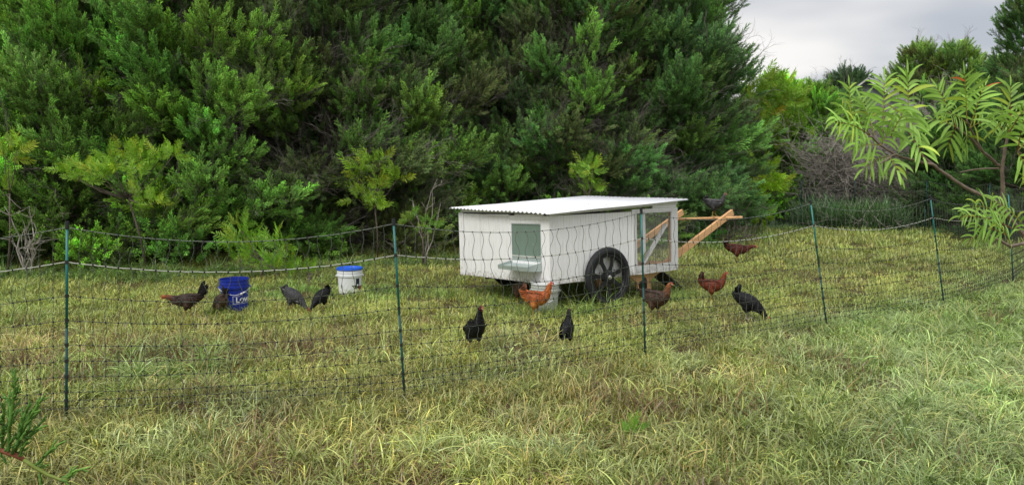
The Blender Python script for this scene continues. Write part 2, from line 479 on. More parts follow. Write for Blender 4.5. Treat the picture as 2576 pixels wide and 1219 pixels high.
# end wall boards
m = MB(); m.box((-.012, 1.642, -.004), (.012, 1.742, .770)); bevel(m.obj('corner_board', M['white'], coop), .002)
m = MB(); grooved(m, 'y', 1.296, 1.6385, 0, .757, 0, ztop=lambda a: .748 + .008 * a); m.obj('siding_panel', M['white'], coop)
m = MB(); grooved(m, 'y', .688, 1.293, 0, .75, .0015, ztop=lambda a: .745 + .008 * a); m.obj('siding_panel', M['white'], coop)
m = MB()
grooved(m, 'y', 0, .685, 0, .236, -.001)
grooved(m, 'y', .669, .685, .2362, .700, -.001)
grooved(m, 'y', 0, .1415, .2362, .700, -.001)
grooved(m, 'y', .1417, .6688, .655, .700, -.001)
m.obj('siding_panel', M['white'], coop)
m = MB(); m.box((-.009, 0.0, .701), (.010, .690, .744)); bevel(m.obj('header_board', M['white'], coop), .002)
m = MB(); m.box((-.016, .695, .735), (-.0005, 1.125, .757)); m.box((-.006, .10, .7445), (.012, .60, .760)); bevel(m.obj('batten', M['white'], coop), .002)
# rear and far boards, mostly hidden
m = MB(); m.box((.0135, CW - .012, 0), (1.25, CW, .80)); m.obj('rear_board', M['white'], coop)
m = MB(); m.box((1.236, .014, .016), (1.250, CW - .014, .74)); m.obj('inner_partition', M['oldwood'], coop)
m = MB(); m.box((.014, .014, .002), (2.03, CW - .014, .014)); m.obj('floor_board', M['oldwood'], coop)
for y in (.35, 1.35):
    m = MB(); m.beam((.10, y, -.022), (1.22, y, -.022), .04, .042); m.obj('floor_joist', M['oldwood'], coop)
# fascias below the roof
def slope_board(name, p, q, lo, hi, th, axis):
    m = MB()
    if axis == 'x': x0, x1, y = p, q, th
    if axis == 'x':
        m.hexa([(x0, y, lo(x0)), (x1, y, lo(x1)), (x1, y + .014, lo(x1)), (x0, y + .014, lo(x0)),
                (x0, y, hi(x0)), (x1, y, hi(x1)), (x1, y + .014, hi(x1)), (x0, y + .014, hi(x0))])
    else:
        x, y0, y1 = th, p, q
        m.hexa([(x, y0, lo(y0)), (x + .014, y0, lo(y0)), (x + .014, y1, lo(y1)), (x, y1, lo(y1)),
                (x, y0, hi(y0)), (x + .014, y0, hi(y0)), (x + .014, y1, hi(y1)), (x, y1, hi(y1))])
    return bevel(m.obj(name, M['white'], coop), .0015, 1)
slope_board('fascia_board', 0.0, CL, lambda x: .744 + .034 * x, lambda x: und(x, 0) - .012, -.015, 'x')
slope_board('filler_board', 1.61, 2.03, lambda x: .768, lambda x: .7425 + .034 * x, -.006, 'x')
slope_board('fascia_board', 0.02, 1.70, lambda y: .763 + .010 * y, lambda y: und(0, y) - .012, .004, 'y')
slope_board('fascia_board', 0.0, CW, lambda y: .80, lambda y: und(CL, y) - .012, CL, 'y')
# interior framing that carries the roof
for (x, y) in ((2.0, 1.68), (2.0, .06), (1.28, 1.68)):
    m = MB(); m.box((x - .018, y - .018, .015), (x + .018, y + .018, und(x, y) - .014)); m.obj('corner_post', M['pine'], coop)
for z_ in ((.02, .11), (.74, .80)):
    m = MB(); m.box((1.26, CW - .012, z_[0]), (CL, CW, z_[1])); m.obj('rear_rail', M['white'], coop)

# roof: three overlapping corrugated sheets
def roof_sheet(y0, y1, lift):
    m = MB(); per, amp = .076, .0085
    n = int((y1 - y0) / per * 12)
    ys = [y0 + (y1 - y0) * i / n for i in range(n + 1)]
    xs = (-.105, .6, 1.35, 2.165)
    vs = []
    for zz in (0, -.0022):
        for x in xs:
            for y in ys:
                vs.append((x, y, und(x, y) + lift + amp * math.sin(2 * math.pi * y / per) + zz + .004 * math.sin(x * 3 + y * 5) ))
    k = n + 1; L_ = k * len(xs); fs = []
    for j in range(len(xs) - 1):
        for i in range(n):
            a = j * k + i
            fs.append((a, a + k, a + k + 1, a + 1)); fs.append((L_ + a, L_ + a + 1, L_ + a + k + 1, L_ + a + k))
    for i in range(n):
        fs.append((i, i + 1, L_ + i + 1, L_ + i)); a = (len(xs) - 1) * k + i; fs.append((a + 1, a, L_ + a, L_ + a + 1))
    for j in range(len(xs) - 1):
        a = j * k; fs.append((a, L_ + a, L_ + a + k, a + k)); a += n; fs.append((a, a + k, L_ + a + k, L_ + a))
    m.add(vs, fs)
    return m.obj('roof_sheet', M['whiteroof'], coop, smooth=True)
roof_sheet(-.085, .570, 0); roof_sheet(.532, 1.178, .003); roof_sheet(1.140, 1.815, .0)
m = MB()
for x in (.12, .95, 1.95):
    for y in (.095, .40, .70, 1.0, 1.31, 1.61):
        m.ball((x, y, und(x, y) + .010), .007, 6, 3, (1, 1, .5))
m.obj('roof_screw', M['steel'], coop, kind='stuff')

# feeder window in the end wall
m = MB()
for a, b in (((-.004, .1425, .2365), (.006, .150, .652)), ((-.004, .660, .2365), (.006, .6678, .652)), ((-.004, .1502, .645), (.006, .6598, .652))): m.box(a, b)
m.obj('window_frame', M['galv'], coop)
m = MB(); m.box((.004, .1503, .297), (.008, .6597, .6448)); m.obj('window_pane', M['pane'], coop)
m = MB(); m.box((-.008, .1503, .280), (.004, .6597, .2965)); m.obj('window_rail', M['bucketshade'], coop)
m = MB(); m.box((-.001, .1503, .2367), (.005, .6597, .2798)); m.obj('feeder_back', M['galv'], coop)
m = MB()                                # tray: floor, front lip, two ends, lid sheet
def tr(y0, y1, pts):                    # prism across y from an x-z outline
    n = len(pts); m.add([(x, y0, z) for x, z in pts] + [(x, y1, z) for x, z in pts],
        [tuple(range(n)), tuple(range(2 * n - 1, n - 1, -1))] + [(i, n + i, n + (i + 1) % n, (i + 1) % n) for i in range(n)])
tr(.139, .669, [(-.002, .136), (-.002, .139), (-.203, .154), (-.203, .151)])
tr(.139, .669, [(-.203, .151), (-.200, .151), (-.208, .198), (-.211, .198)])
tr(.1375, .1390, [(-.002, .136), (-.203, .151), (-.210, .198), (-.002, .236)])
tr(.6690, .6705, [(-.002, .136), (-.203, .151), (-.210, .198), (-.002, .236)])
m.obj('feeder_tray', M['galv'], coop)
m = MB(); m.hexa([(-.002, .141, .205), (-.203, .141, .180), (-.203, .667, .180), (-.002, .667, .205), (-.002, .141, .207), (-.203, .141, .182), (-.203, .667, .182), (-.002, .667, .207)])
m.obj('tray_lid', M['galv'], coop)

# wire door in the long wall
fr = dict(a=((1.256, -.013, 0), (1.330, .006, .7655)), b=((1.935, -.013, 0), (2.049, .006, .7655)), c=((1.3302, -.013, .716), (1.9348, .006, .7655)), d=((1.3302, -.013, -.004), (1.9348, .006, .100)))
for nm, (a, b) in (('door_stile', fr['a']), ('door_stile', fr['b']), ('door_rail', fr['c']), ('door_rail', fr['d'])):
    m = MB(); m.box(a, b); bevel(m.obj(nm, M['white'], coop), .002)
m = MB(); m.hexa([(1.450, .010, .215), (1.497, .010, .265), (1.497, .046, .265), (1.450, .046, .215), (1.450, .010, .714), (1.497, .010, .714), (1.497, .046, .714), (1.450, .046, .714)])
m.obj('door_stud', M['white'], coop)
m = MB(); m.beam((1.915, .065, .56), (1.50, .065, .11), .03, .045, (0, 1, 0)); m.obj('door_brace', M['white'], coop)
m = MB(); m.box((1.34, .10, .085), (1.93, .34, .103)); m.obj('inner_shelf', M['pine'], coop)
m = MB()
def wires(axis, fixed, a0, a1, z0, z1, sp=.0127, r=.0008):
    z = z0
    while z < z1:
        p, q = ((a0, fixed, z), (a1, fixed, z)) if axis == 'x' else ((fixed, a0, z), (fixed, a1, z))
        m.tube([p, q], r, 3, False); z += sp
    a = a0
    while a < a1:
        p, q = ((a, fixed + .001, z0), (a, fixed + .001, z1)) if axis == 'x' else ((fixed + .001, a, z0), (fixed + .001, a, z1))
        m.tube([p, q], r * .7, 3, False); a += sp
wires('x', -.0150, 1.275, 2.04, .02, .75)
m.obj('wire_mesh', M['wire'], coop, kind='stuff')
m = MB(); wires('x', CW - .02, 1.28, 2.04, .02, .78, .0254, .0009); wires('y', CL - .01, .03, CW - .03, .02, .78, .0254, .0009)
m.obj('wire_mesh', M['wire'], coop, kind='stuff')

# handles, perch, legs
def upz(x): return .694 - (3.307 - x) * .437
for y, x0 in ((.140, 1.46), (1.0, 1.9)):
    m = MB(); m.beam((3.330, y, upz(3.330) - .0464), (x0, y, upz(x0) - .0464), .038, .087)
    bevel(m.obj('handle', M['pine'], coop), .004)
m = MB(); m.tube([(3.18, -.125, .598), (3.18, .5, .578), (3.18, 1.10, .556)], .0175, 12); m.obj('perch_pole', M['pine'], coop, smooth=True)
for y in (.178, 1.04):
    m = MB(); m.beam((1.695, y, -.002), (1.695, y, -.335 - (.04 if y > 1 else 0)), .105, .036, (0, 1, 0)); bevel(m.obj('leg', M['pine'], coop), .003)
    m = MB(); tri = [(1.27, -.004), (1.86, -.004), (1.52, -.165)]
    m.add([(x, y - .062, z) for x, z in tri] + [(x, y - .074, z) for x, z in tri], [(0, 1, 2), (5, 4, 3), (0, 3, 4, 1), (1, 4, 5, 2), (2, 5, 3, 0)])
    m.obj('leg_gusset', M['pine'], coop)
m = MB(); m.beam((2.055, .42, -.02), (2.52, .42, -.325), .30, .012); rp = m.obj('ramp', M['dark'], coop)
m = MB()
for k in range(5):
    t = (k + .7) / 5.5; m.box((2.055 + .465 * t - .008, .28, -.02 - .305 * t + .007), (2.055 + .465 * t + .008, .56, -.02 - .305 * t + .019))
m.obj('cleat', M['dark'], rp, kind='stuff')
m = MB(); m.tube([(.814, -.10, .018), (.814, CW + .10, .10)], .008, 8); m.obj('axle', M['steel'], coop)

def make_wheel():
    w = MB()
    w.lathe([(.234, -.018), (.240, -.030), (.268, -.030), (.268, .012), (.240, .012), (.234, .004)], 48, 'y', close=True)
    w.lathe([(.0001, -.030), (.045, -.030), (.072, -.020), (.078, .020), (.0001, .022)], 24, 'y')
    for k in range(7):
        a = 2 * math.pi * k / 7 + .32
        d = Vector((math.cos(a), 0, math.sin(a))); s_ = Vector((-math.sin(a), 0, math.cos(a)))
        prof = [(.055, .034), (.12, .023), (.19, .024), (.238, .048)]
        vs = []
        for r_, hw in prof:
            for sg, yy in ((-1, -.016), (1, -.016), (1, -.004), (-1, -.004)):
                p = d * r_ + s_ * (hw * sg); vs.append((p.x, yy, p.z))
        fs = []
        for i in range(3):
            for q in range(4):
                q2 = (q + 1) % 4; fs.append((i * 4 + q, i * 4 + q2, i * 4 + 4 + q2, i * 4 + 4 + q))
        fs += [(3, 2, 1, 0), (12, 13, 14, 15)]
        w.add(vs, fs)
    wo = w.obj('wheel', M['black'], coop)
    t = MB(); pr = [(.262, -.032)]
    for k in range(13):
        a = math.pi * k / 12; pr.append((.262 + .012 + .067 * math.sin(a) ** .55, -.042 * math.cos(a)))
    pr.append((.262, .032)); t.lathe(pr, 64, 'y', close=True)
    ty = t.obj('tyre', M['tyre'], wo, smooth=True)
    h = MB(); h.lathe([(.0001, -.052), (.014, -.052), (.016, -.044), (.016, -.036), (.026, -.034), (.026, -.030), (.0001, -.030)], 16, 'y')
    hb = h.obj('axle_bolt', M['steel'], wo)
    return wo, ty, hb
wo, ty, hb = make_wheel()
wo.location = (.805, -.050, .018)
w2 = wo.copy(); COL.objects.link(w2); w2.parent = coop; w2.location = (.814, CW + .052, .10); w2.rotation_euler = (0, .3, R(180))
for c in (ty, hb):
    c2 = c.copy(); COL.objects.link(c2); c2.parent = w2

# ================================================================ NETTING FENCE
ROWS = [1.22, 1.006, .795, .640, .486, .384, .283, .181, .128, .078, .028]     # heights of the strands
def net_fence(name, label, posts, sag, detail, z_extra=0.0, first_near=True):
    """posts: (base xy, top xy); returns the fence thing"""
    root = empty(name, (posts[0][0][0], posts[0][0][1], 0))
    tag(root, label, 'netting fence')
    off = Vector((posts[0][0][0], posts[0][0][1], 0))
    P = []
    for (bx, by), (tx, ty_) in posts:
        z = hz(bx, by); P.append((Vector((bx, by, z)) - off, Vector((tx, ty_, z + 1.235)) - off))
    for k, (b, t) in enumerate(P):
        d = (t - b)
        r_ = .0082 if detail else .010
        m = MB(); m.tube([b - d * .04, b + d * .48], r_ * 1.02, 8); m.m = 1
        m.tube([b + d * .4801, t], r_, 8)
        o = m.obj('post', [M['postd'], M['postg'] if detail else M['postd']], root, smooth=True)
        m = MB(); m.tube([t - d * .012, t + d * .018], r_ * 1.5, 8); m.obj('post_cap', M['clip'], o)
        m = MB()
        for h in ROWS:
            p = b + d * (h / 1.235); m.tube([p - Vector((0, 0, .011)), p + Vector((0, 0, .011))], r_ * 1.35, 6)
        m.obj('strand_clip', M['clip'], o, kind='stuff')
    def pt(seg, t, h):
        (b0, t0), (b1, t1) = P[seg], P[seg + 1]
        f = h / 1.235
        p = (b0 + (t0 - b0) * f).lerp(b1 + (t1 - b1) * f, t)
        s = sag * (h / 1.22) ** .9 * 4 * t * (1 - t)
        p = p + Vector((0, 0, -s))
        return p
    nv = []
    for s in range(len(P) - 1):
        ln = (P[s + 1][0] - P[s][0]).length
        nv.append(max(4, round(ln / .0762)))
    # horizontals
    for ri, h in enumerate(ROWS):
        m = MB(); pts = []
        for s in range(len(P) - 1):
            q = nv[s] * (2 if detail else 1)
            for i in range(q):
                w = .0018 if detail else .004
                jit = Vector((0, 0, random.uniform(-w, w) * (1 if ri else .5)))
                pts.append(pt(s, i / q, h) + jit)
        pts.append(pt(len(P) - 2, 1, h))
        r_ = (.0024 if ri == 0 else .0033 if ri == 1 else .0021 if ri < 5 else .0019) * (1 if detail else 1.2)
        m.tube(pts, r_, 4 if detail else 3)
        m.obj('strand', M['twine_t'] if ri == 0 or (ri == 1 and not detail) else (M['twine_w'] if ri == 1 else M['twine_g']), root, smooth=True)
    # verticals
    kn = MB(); vm = None if detail else MB()
    for s in range(len(P) - 1):
        for i in range(1, nv[s]):
            t = (i) / nv[s]
            m = MB() if detail else vm
            pts = []
            ph = random.choice((1, 1, 1, -1)); side = (P[s + 1][0] - P[s][0]).normalized()
            slack = 4 * t * (1 - t)
            for a in range(len(ROWS) - 1):
                h0, h1 = ROWS[a], ROWS[a + 1]
                n = (7 if a < 4 else 4 if a < 7 else 2) if detail else 2
                amp = (.0125 * (h0 - h1) / .2) * (.25 + .9 * slack) * random.uniform(.75, 1.3) * ph
                for k in range(n):
                    u = k / n
                    p = pt(s, t, h0 + (h1 - h0) * u)
                    p = p + side * (amp * math.sin(2 * math.pi * u) if a < 2 or random.random() < .0 else amp * math.sin(2 * math.pi * u)) \
                          + Vector((side.y, -side.x, 0)) * (amp * .5 * math.sin(math.pi * u))
                    pts.append(p)
                if detail or s == len(P): kn.ball(pt(s, t, h0), .0066 if a else .0052, 6, 4)
            pts.append(pt(s, t, ROWS[-1]))
            m.tube(pts, .0020 if detail else .0024, 3, False)
            if detail: m.obj('vertical_cord', M['twine_v'], root, smooth=True)
    if vm: vm.obj('vertical_cord', M['twine_v'], root, kind='stuff')
    if detail: kn.obj('knot', M['knot'], root, kind='stuff')
    return root

near_posts = []
def npost(bx, by, tx, ty_):
    g = ground_at(bx, by); d = at(tx, ty_, g.y)
    return ((g.x, g.y), (d.x, g.y))
near_posts = [((-4.95, 4.45), (-4.95, 4.45)), npost(167, 1060, 169, 572), npost(1018, 1000, 990, 562), npost(1623, 895, 1613, 530),
              npost(2080, 823, 2039, 512), npost(2375, 770, 2340, 502), npost(2549, 711, 2536, 489), ((8.9, 12.9), (8.9, 12.9))]
net_fence('electric_net_fence', 'wavy white and green poultry netting on teal posts running across in front of the hens', near_posts, .105, True)
far_posts = [((8.9, 12.9), (8.9, 12.9)), ((9.5, 15.3), (9.5, 15.3)), ((9.43, 17.5), (9.43, 17.5)), ((8.66, 19.35), (8.60, 19.35)), ((7.38, 19.6), (7.38, 19.6)),
             ((5.3, 20.4), (5.3, 20.4)), ((3.2, 21), (3.2, 21))]
net_fence('electric_net_fence', 'far poultry netting with dark posts in front of the dead brush', far_posts, .06, False)

# ================================================================ BUCKETS
import bmesh
def wrapped(bm, name, material, parent, rad, zoff=0.0, lift=.0008):
    """flat print in the x-z plane (x = arc length) laid on a bucket of radius rad(z)"""
    bm.normal_update()
    bmesh.ops.triangulate(bm, faces=bm.faces[:])
    xs = [v.co.x for v in bm.verts]
    x = min(xs) + .008
    while x < max(xs):
        bmesh.ops.bisect_plane(bm, geom=bm.verts[:] + bm.edges[:] + bm.faces[:], plane_co=(x, 0, 0), plane_no=(1, 0, 0))
        x += .008
    for v in bm.verts:
        z = v.co.z + zoff; r_ = rad(z) + lift; a = v.co.x / .142
        v.co = Vector((r_ * math.sin(a), -r_ * math.cos(a), z))
    me = bpy.data.meshes.new(name); bm.to_mesh(me); bm.free(); me.materials.append(material)
    o = bpy.data.objects.new(name, me); COL.objects.link(o); o.parent = parent
    return o
def poly_bm(polys):
    bm = bmesh.new()
    for p in polys: bm.faces.new([bm.verts.new((x, 0, z)) for x, z in p])
    return bm
def text_bm(txt, size, x0, z0, off=.0012, sx=1.0):
    cu = bpy.data.curves.new('lettering', 'FONT'); cu.body = txt; cu.size = size; cu.offset = off; cu.resolution_u = 3
    ob = bpy.data.objects.new('lettering', cu); COL.objects.link(ob)
    dg = bpy.context.evaluated_depsgraph_get()
    me = bpy.data.meshes.new_from_object(ob.evaluated_get(dg))
    bm = bmesh.new(); bm.from_mesh(me)
    for v in bm.verts: v.co = Vector((x0 + v.co.x * sx, 0, z0 + v.co.y))
    bpy.data.objects.remove(ob); bpy.data.curves.remove(cu)
    return bm
BR = lambda z: .134 + .0128889 * (min(z, .262) - .004) / .258
def bucket(px, py, label, body_mat, lid=None, lidmat=None, handle=None, tilt=0):
    g = gp(px, py)
    b = empty('bucket', g, (tilt, 0, math.atan2(-g.x, g.y)))
    tag(b, label, 'bucket')
    m = MB()
    prof = [(.0001, .0), (.130, .0), (.134, .004), (.1468889, .262), (.1595, .266), (.1600, .292), (.152, .297), (.1515, .310),
            (.157, .314), (.157, .322), (.1525, .325), (.1535, .352), (.1575, .356), (.1575, .368), (.148, .370), (.1465, .35), (.132, .012), (.0001, .01)]
    m.lathe(prof, 48); m.obj('bucket_body', body_mat, b, smooth=False)
    if lid:
        m = MB(); m.lathe([(.0001, .366), (.10, .366), (.103, .371), (.115, .371), (.118, .366), (.138, .367), (.142, .379), (.150, .381), (.161, .378), (.1625, .36), (.1600, .352), (.1585, .353), (.1585, .3705), (.0001, .360)], 48)
        m.obj('lid', lidmat, b)
    for s in (-1, 1):
        m = MB(); m.tube([(s * .150, 0, .268), (s * .172, 0, .268)], .012, 10); m.obj('handle_ear', body_mat, b)
    return b
def bail(b, wiremat, gripmat, grip_phi, drop):
    pts = []
    for i in range(33):
        t = -1 + i / 16
        a = t * R(90); k = 1 - abs(t) ** 1.5
        r_ = .166 - .018 * math.sin(math.pi * abs(t))
        pts.append((r_ * math.sin(a), -r_ * math.cos(a) - .003, .268 - drop * k))
    m = MB(); m.tube(pts, .0022, 6); h = m.obj('bail_handle', wiremat, b, smooth=True)
    i0 = int(16 + grip_phi * 16)
    m = MB(); m.tube([Vector(p) + Vector((0, -.004, 0)) for p in pts[i0 - 2:i0 + 3]], .008, 10); m.obj('grip', gripmat, h, smooth=True)

bb = bucket(592, 781, 'open bright blue bucket with white lettering behind a brown hen', M['bucketb'])
wrapped(text_bm('L', .086, .008, .108, .0022, .95), 'printed_letter', M['print_w'], bb, BR)
wrapped(text_bm("OWE'S", .070, .050, .108, .0022, .95), 'printed_letter', M['print_w'], bb, BR)
t_ = .0034
x0, x1, z0_, z1_ = -.022, .290, .092, .180
gx, gz = .120, .226
wrapped(poly_bm([[(x0, z0_), (x1, z0_), (x1, z0_ + t_), (x0, z0_ + t_)], [(x0, z0_ + t_), (x0 + t_, z0_ + t_), (x0 + t_, z1_), (x0, z1_)],
                 [(x1 - t_, z0_ + t_), (x1, z0_ + t_), (x1, z1_), (x1 - t_, z1_)],
                 [(x0 + t_, z1_ - t_), (.045, z1_ - t_), (.045, z1_), (x0 + t_, z1_)], [(.195, z1_ - t_), (x1 - t_, z1_ - t_), (x1 - t_, z1_), (.195, z1_)],
                 [(.0452, z1_ - t_), (gx, gz - t_ * 1.6), (gx, gz), (.0452, z1_)], [(gx, gz - t_ * 1.6), (.1948, z1_ - t_), (.1948, z1_), (gx, gz)]]),
        'printed_frame', M['print_w'], bb, BR)
bail(bb, M['print_w'], M['print_w'], .42, .070)

wb = bucket(881, 740, 'white bucket with bright blue lid and a dark Texas map print', M['bucketw'], True, M['lidblue'])
def tx(x, y): return (math.asin(max(-.99, min(.99, (x - 565) / 335))) * .142, (1074 - y) / 844 * .37)
navy = [(732, 525), (823, 525), (828, 600), (830, 770), (832, 850), (845, 900), (852, 985), (838, 960), (815, 905), (800, 856), (768, 834), (742, 848), (718, 870), (682, 842), (662, 792), (600, 735), (732, 732)]
wrapped(poly_bm([[tx(*p) for p in reversed(navy)]]), 'printed_map', M['print_n'], wb, BR)
wrapped(poly_bm([[tx(*p) for p in reversed([(828, 770), (893, 764), (885, 840), (868, 900), (864, 985), (852, 985), (820, 870)])]]), 'printed_map', M['print_r'], wb, BR, 0, .0016)
cx_, cz_ = tx(783, 735); star = []
for i in range(10):
    r_ = (.0225, .0095)[i % 2]; a = R(90) + i * R(36); star.append((cx_ + r_ * math.cos(a) * .9, cz_ + r_ * math.sin(a)))
wrapped(poly_bm([star]), 'printed_star', M['print_w'], wb, BR, 0, .0024)
wrapped(poly_bm([[tx(305, 825), tx(350, 825), tx(350, 720), tx(305, 720)]]), 'sticker', M['print_g'], wb, BR)

gb = bucket(1371, 784, 'white lidded bucket beside the coop behind the orange hen, body greyed as grass shade', M['bucketshade'], True, M['bucketw'])
gb.scale = (1, 1, .88); bb.scale = (1, 1, .95); wb.scale = (1, 1, .90)
bail(gb, M['steel'], M['bucketshade'], .3, .13)

# ================================================================ HENS
M['hen'] = bpy.data.materials.new('hen_plumage')
def henmat():
    m = M['hen']; m.use_nodes = True; t = m.node_tree; b = t.nodes['Principled BSDF']
    b.inputs['Roughness'].default_value = .55; b.inputs['Specular IOR Level'].default_value = .2
    a = t.nodes.new('ShaderNodeAttribute'); a.attribute_name = 'bc'
    co = t.nodes.new('ShaderNodeTexCoord')
    mp = t.nodes.new('ShaderNodeMapping'); mp.inputs['Scale'].default_value = (.75, 1, 1.1); mp.inputs['Rotation'].default_value = (0, .5, 0)
    v = t.nodes.new('ShaderNodeTexVoronoi'); v.inputs['Scale'].default_value = 55; v.feature = 'F1'
    t.links.new(co.outputs['Object'], mp.inputs[0]); t.links.new(mp.outputs[0], v.inputs['Vector'])
    mr = t.nodes.new('ShaderNodeMapRange'); mr.inputs['From Max'].default_value = .6; mr.inputs['To Min'].default_value = 1.25; mr.inputs['To Max'].default_value = .62
    t.links.new(v.outputs['Distance'], mr.inputs['Value'])
    s = t.nodes.new('ShaderNodeVectorMath'); s.operation = 'SCALE'
    t.links.new(a.outputs['Color'], s.inputs[0]); t.links.new(mr.outputs[0], s.inputs['Scale'])
    t.links.new(s.outputs[0], b.inputs['Base Color'])
    bn = t.nodes.new('ShaderNodeBump'); bn.inputs['Strength'].default_value = .7; bn.inputs['Distance'].default_value = .006; bn.invert = True
    t.links.new(v.outputs['Distance'], bn.inputs['Height']); t.links.new(bn.outputs[0], b.inputs['Normal'])
henmat()
M['comb'] = mat('red_comb_skin', (.36, .04, .035), .5, bump=.3, bscale=200)
M['beak'] = mat('horn_beak', (.28, .20, .11), .4)
M['eye'] = mat('dark_eye', (.02, .01, .008), .15)

POSES = {
 # spine sections x, z, half width, half height from tail root to the face
 'stand': dict(sp=[(-.205, .335, .008, .02), (-.175, .300, .022, .045), (-.13, .262, .050, .066), (-.07, .232, .076, .084), (-.01, .222, .086, .092), (.05, .232, .082, .088),
                   (.095, .256, .062, .070), (.122, .292, .044, .050), (.135, .328, .033, .038), (.142, .360, .027, .031), (.150, .386, .024, .027), (.166, .397, .019, .020), (.180, .396, .010, .012)],
               beak=(.180, .394, .030, -.010), tail=((-.165, .285), 128, .17, .055), hip=(-.012, .19)),
 'upright': dict(sp=[(-.150, .17, .010, .02), (-.135, .175, .034, .045), (-.105, .190, .060, .066), (-.055, .205, .080, .088), (-.01, .225, .088, .090), (.03, .262, .080, .078),
                   (.052, .305, .056, .056), (.062, .345, .040, .041), (.068, .385, .030, .032), (.074, .415, .026, .028), (.082, .437, .024, .026), (.099, .447, .019, .019), (.113, .445, .010, .011)],
               beak=(.112, .443, .032, -.008), tail=((-.13, .175), 160, .13, .045), hip=(-.03, .19)),
 'walk': dict(sp=[(-.215, .275, .008, .02), (-.18, .255, .026, .042), (-.12, .238, .055, .062), (-.055, .222, .072, .076), (.01, .212, .078, .078), (.07, .210, .068, .068),
                   (.115, .222, .048, .050), (.150, .238, .034, .037), (.180, .250, .027, .030), (.208, .256, .024, .027), (.232, .256, .022, .024), (.250, .249, .015, .017), (.260, .243, .009, .010)],
               beak=(.258, .241, .028, -.018), tail=((-.18, .255), 142, .19, .050), hip=(-.02, .19)),
 'peck': dict(sp=[(-.195, .300, .008, .02), (-.165, .278, .028, .048), (-.115, .250, .058, .070), (-.055, .222, .080, .086), (.005, .195, .086, .088), (.060, .166, .076, .076),
                   (.105, .136, .056, .056), (.138, .106, .040, .042), (.160, .080, .031, .034), (.178, .056, .026, .029), (.194, .036, .023, .026), (.207, .022, .016, .018), (.214, .012, .009, .010)],
               beak=(.212, .014, .026, -.030), tail=((-.155, .275), 118, .16, .060), hip=(-.015, .165)),
}

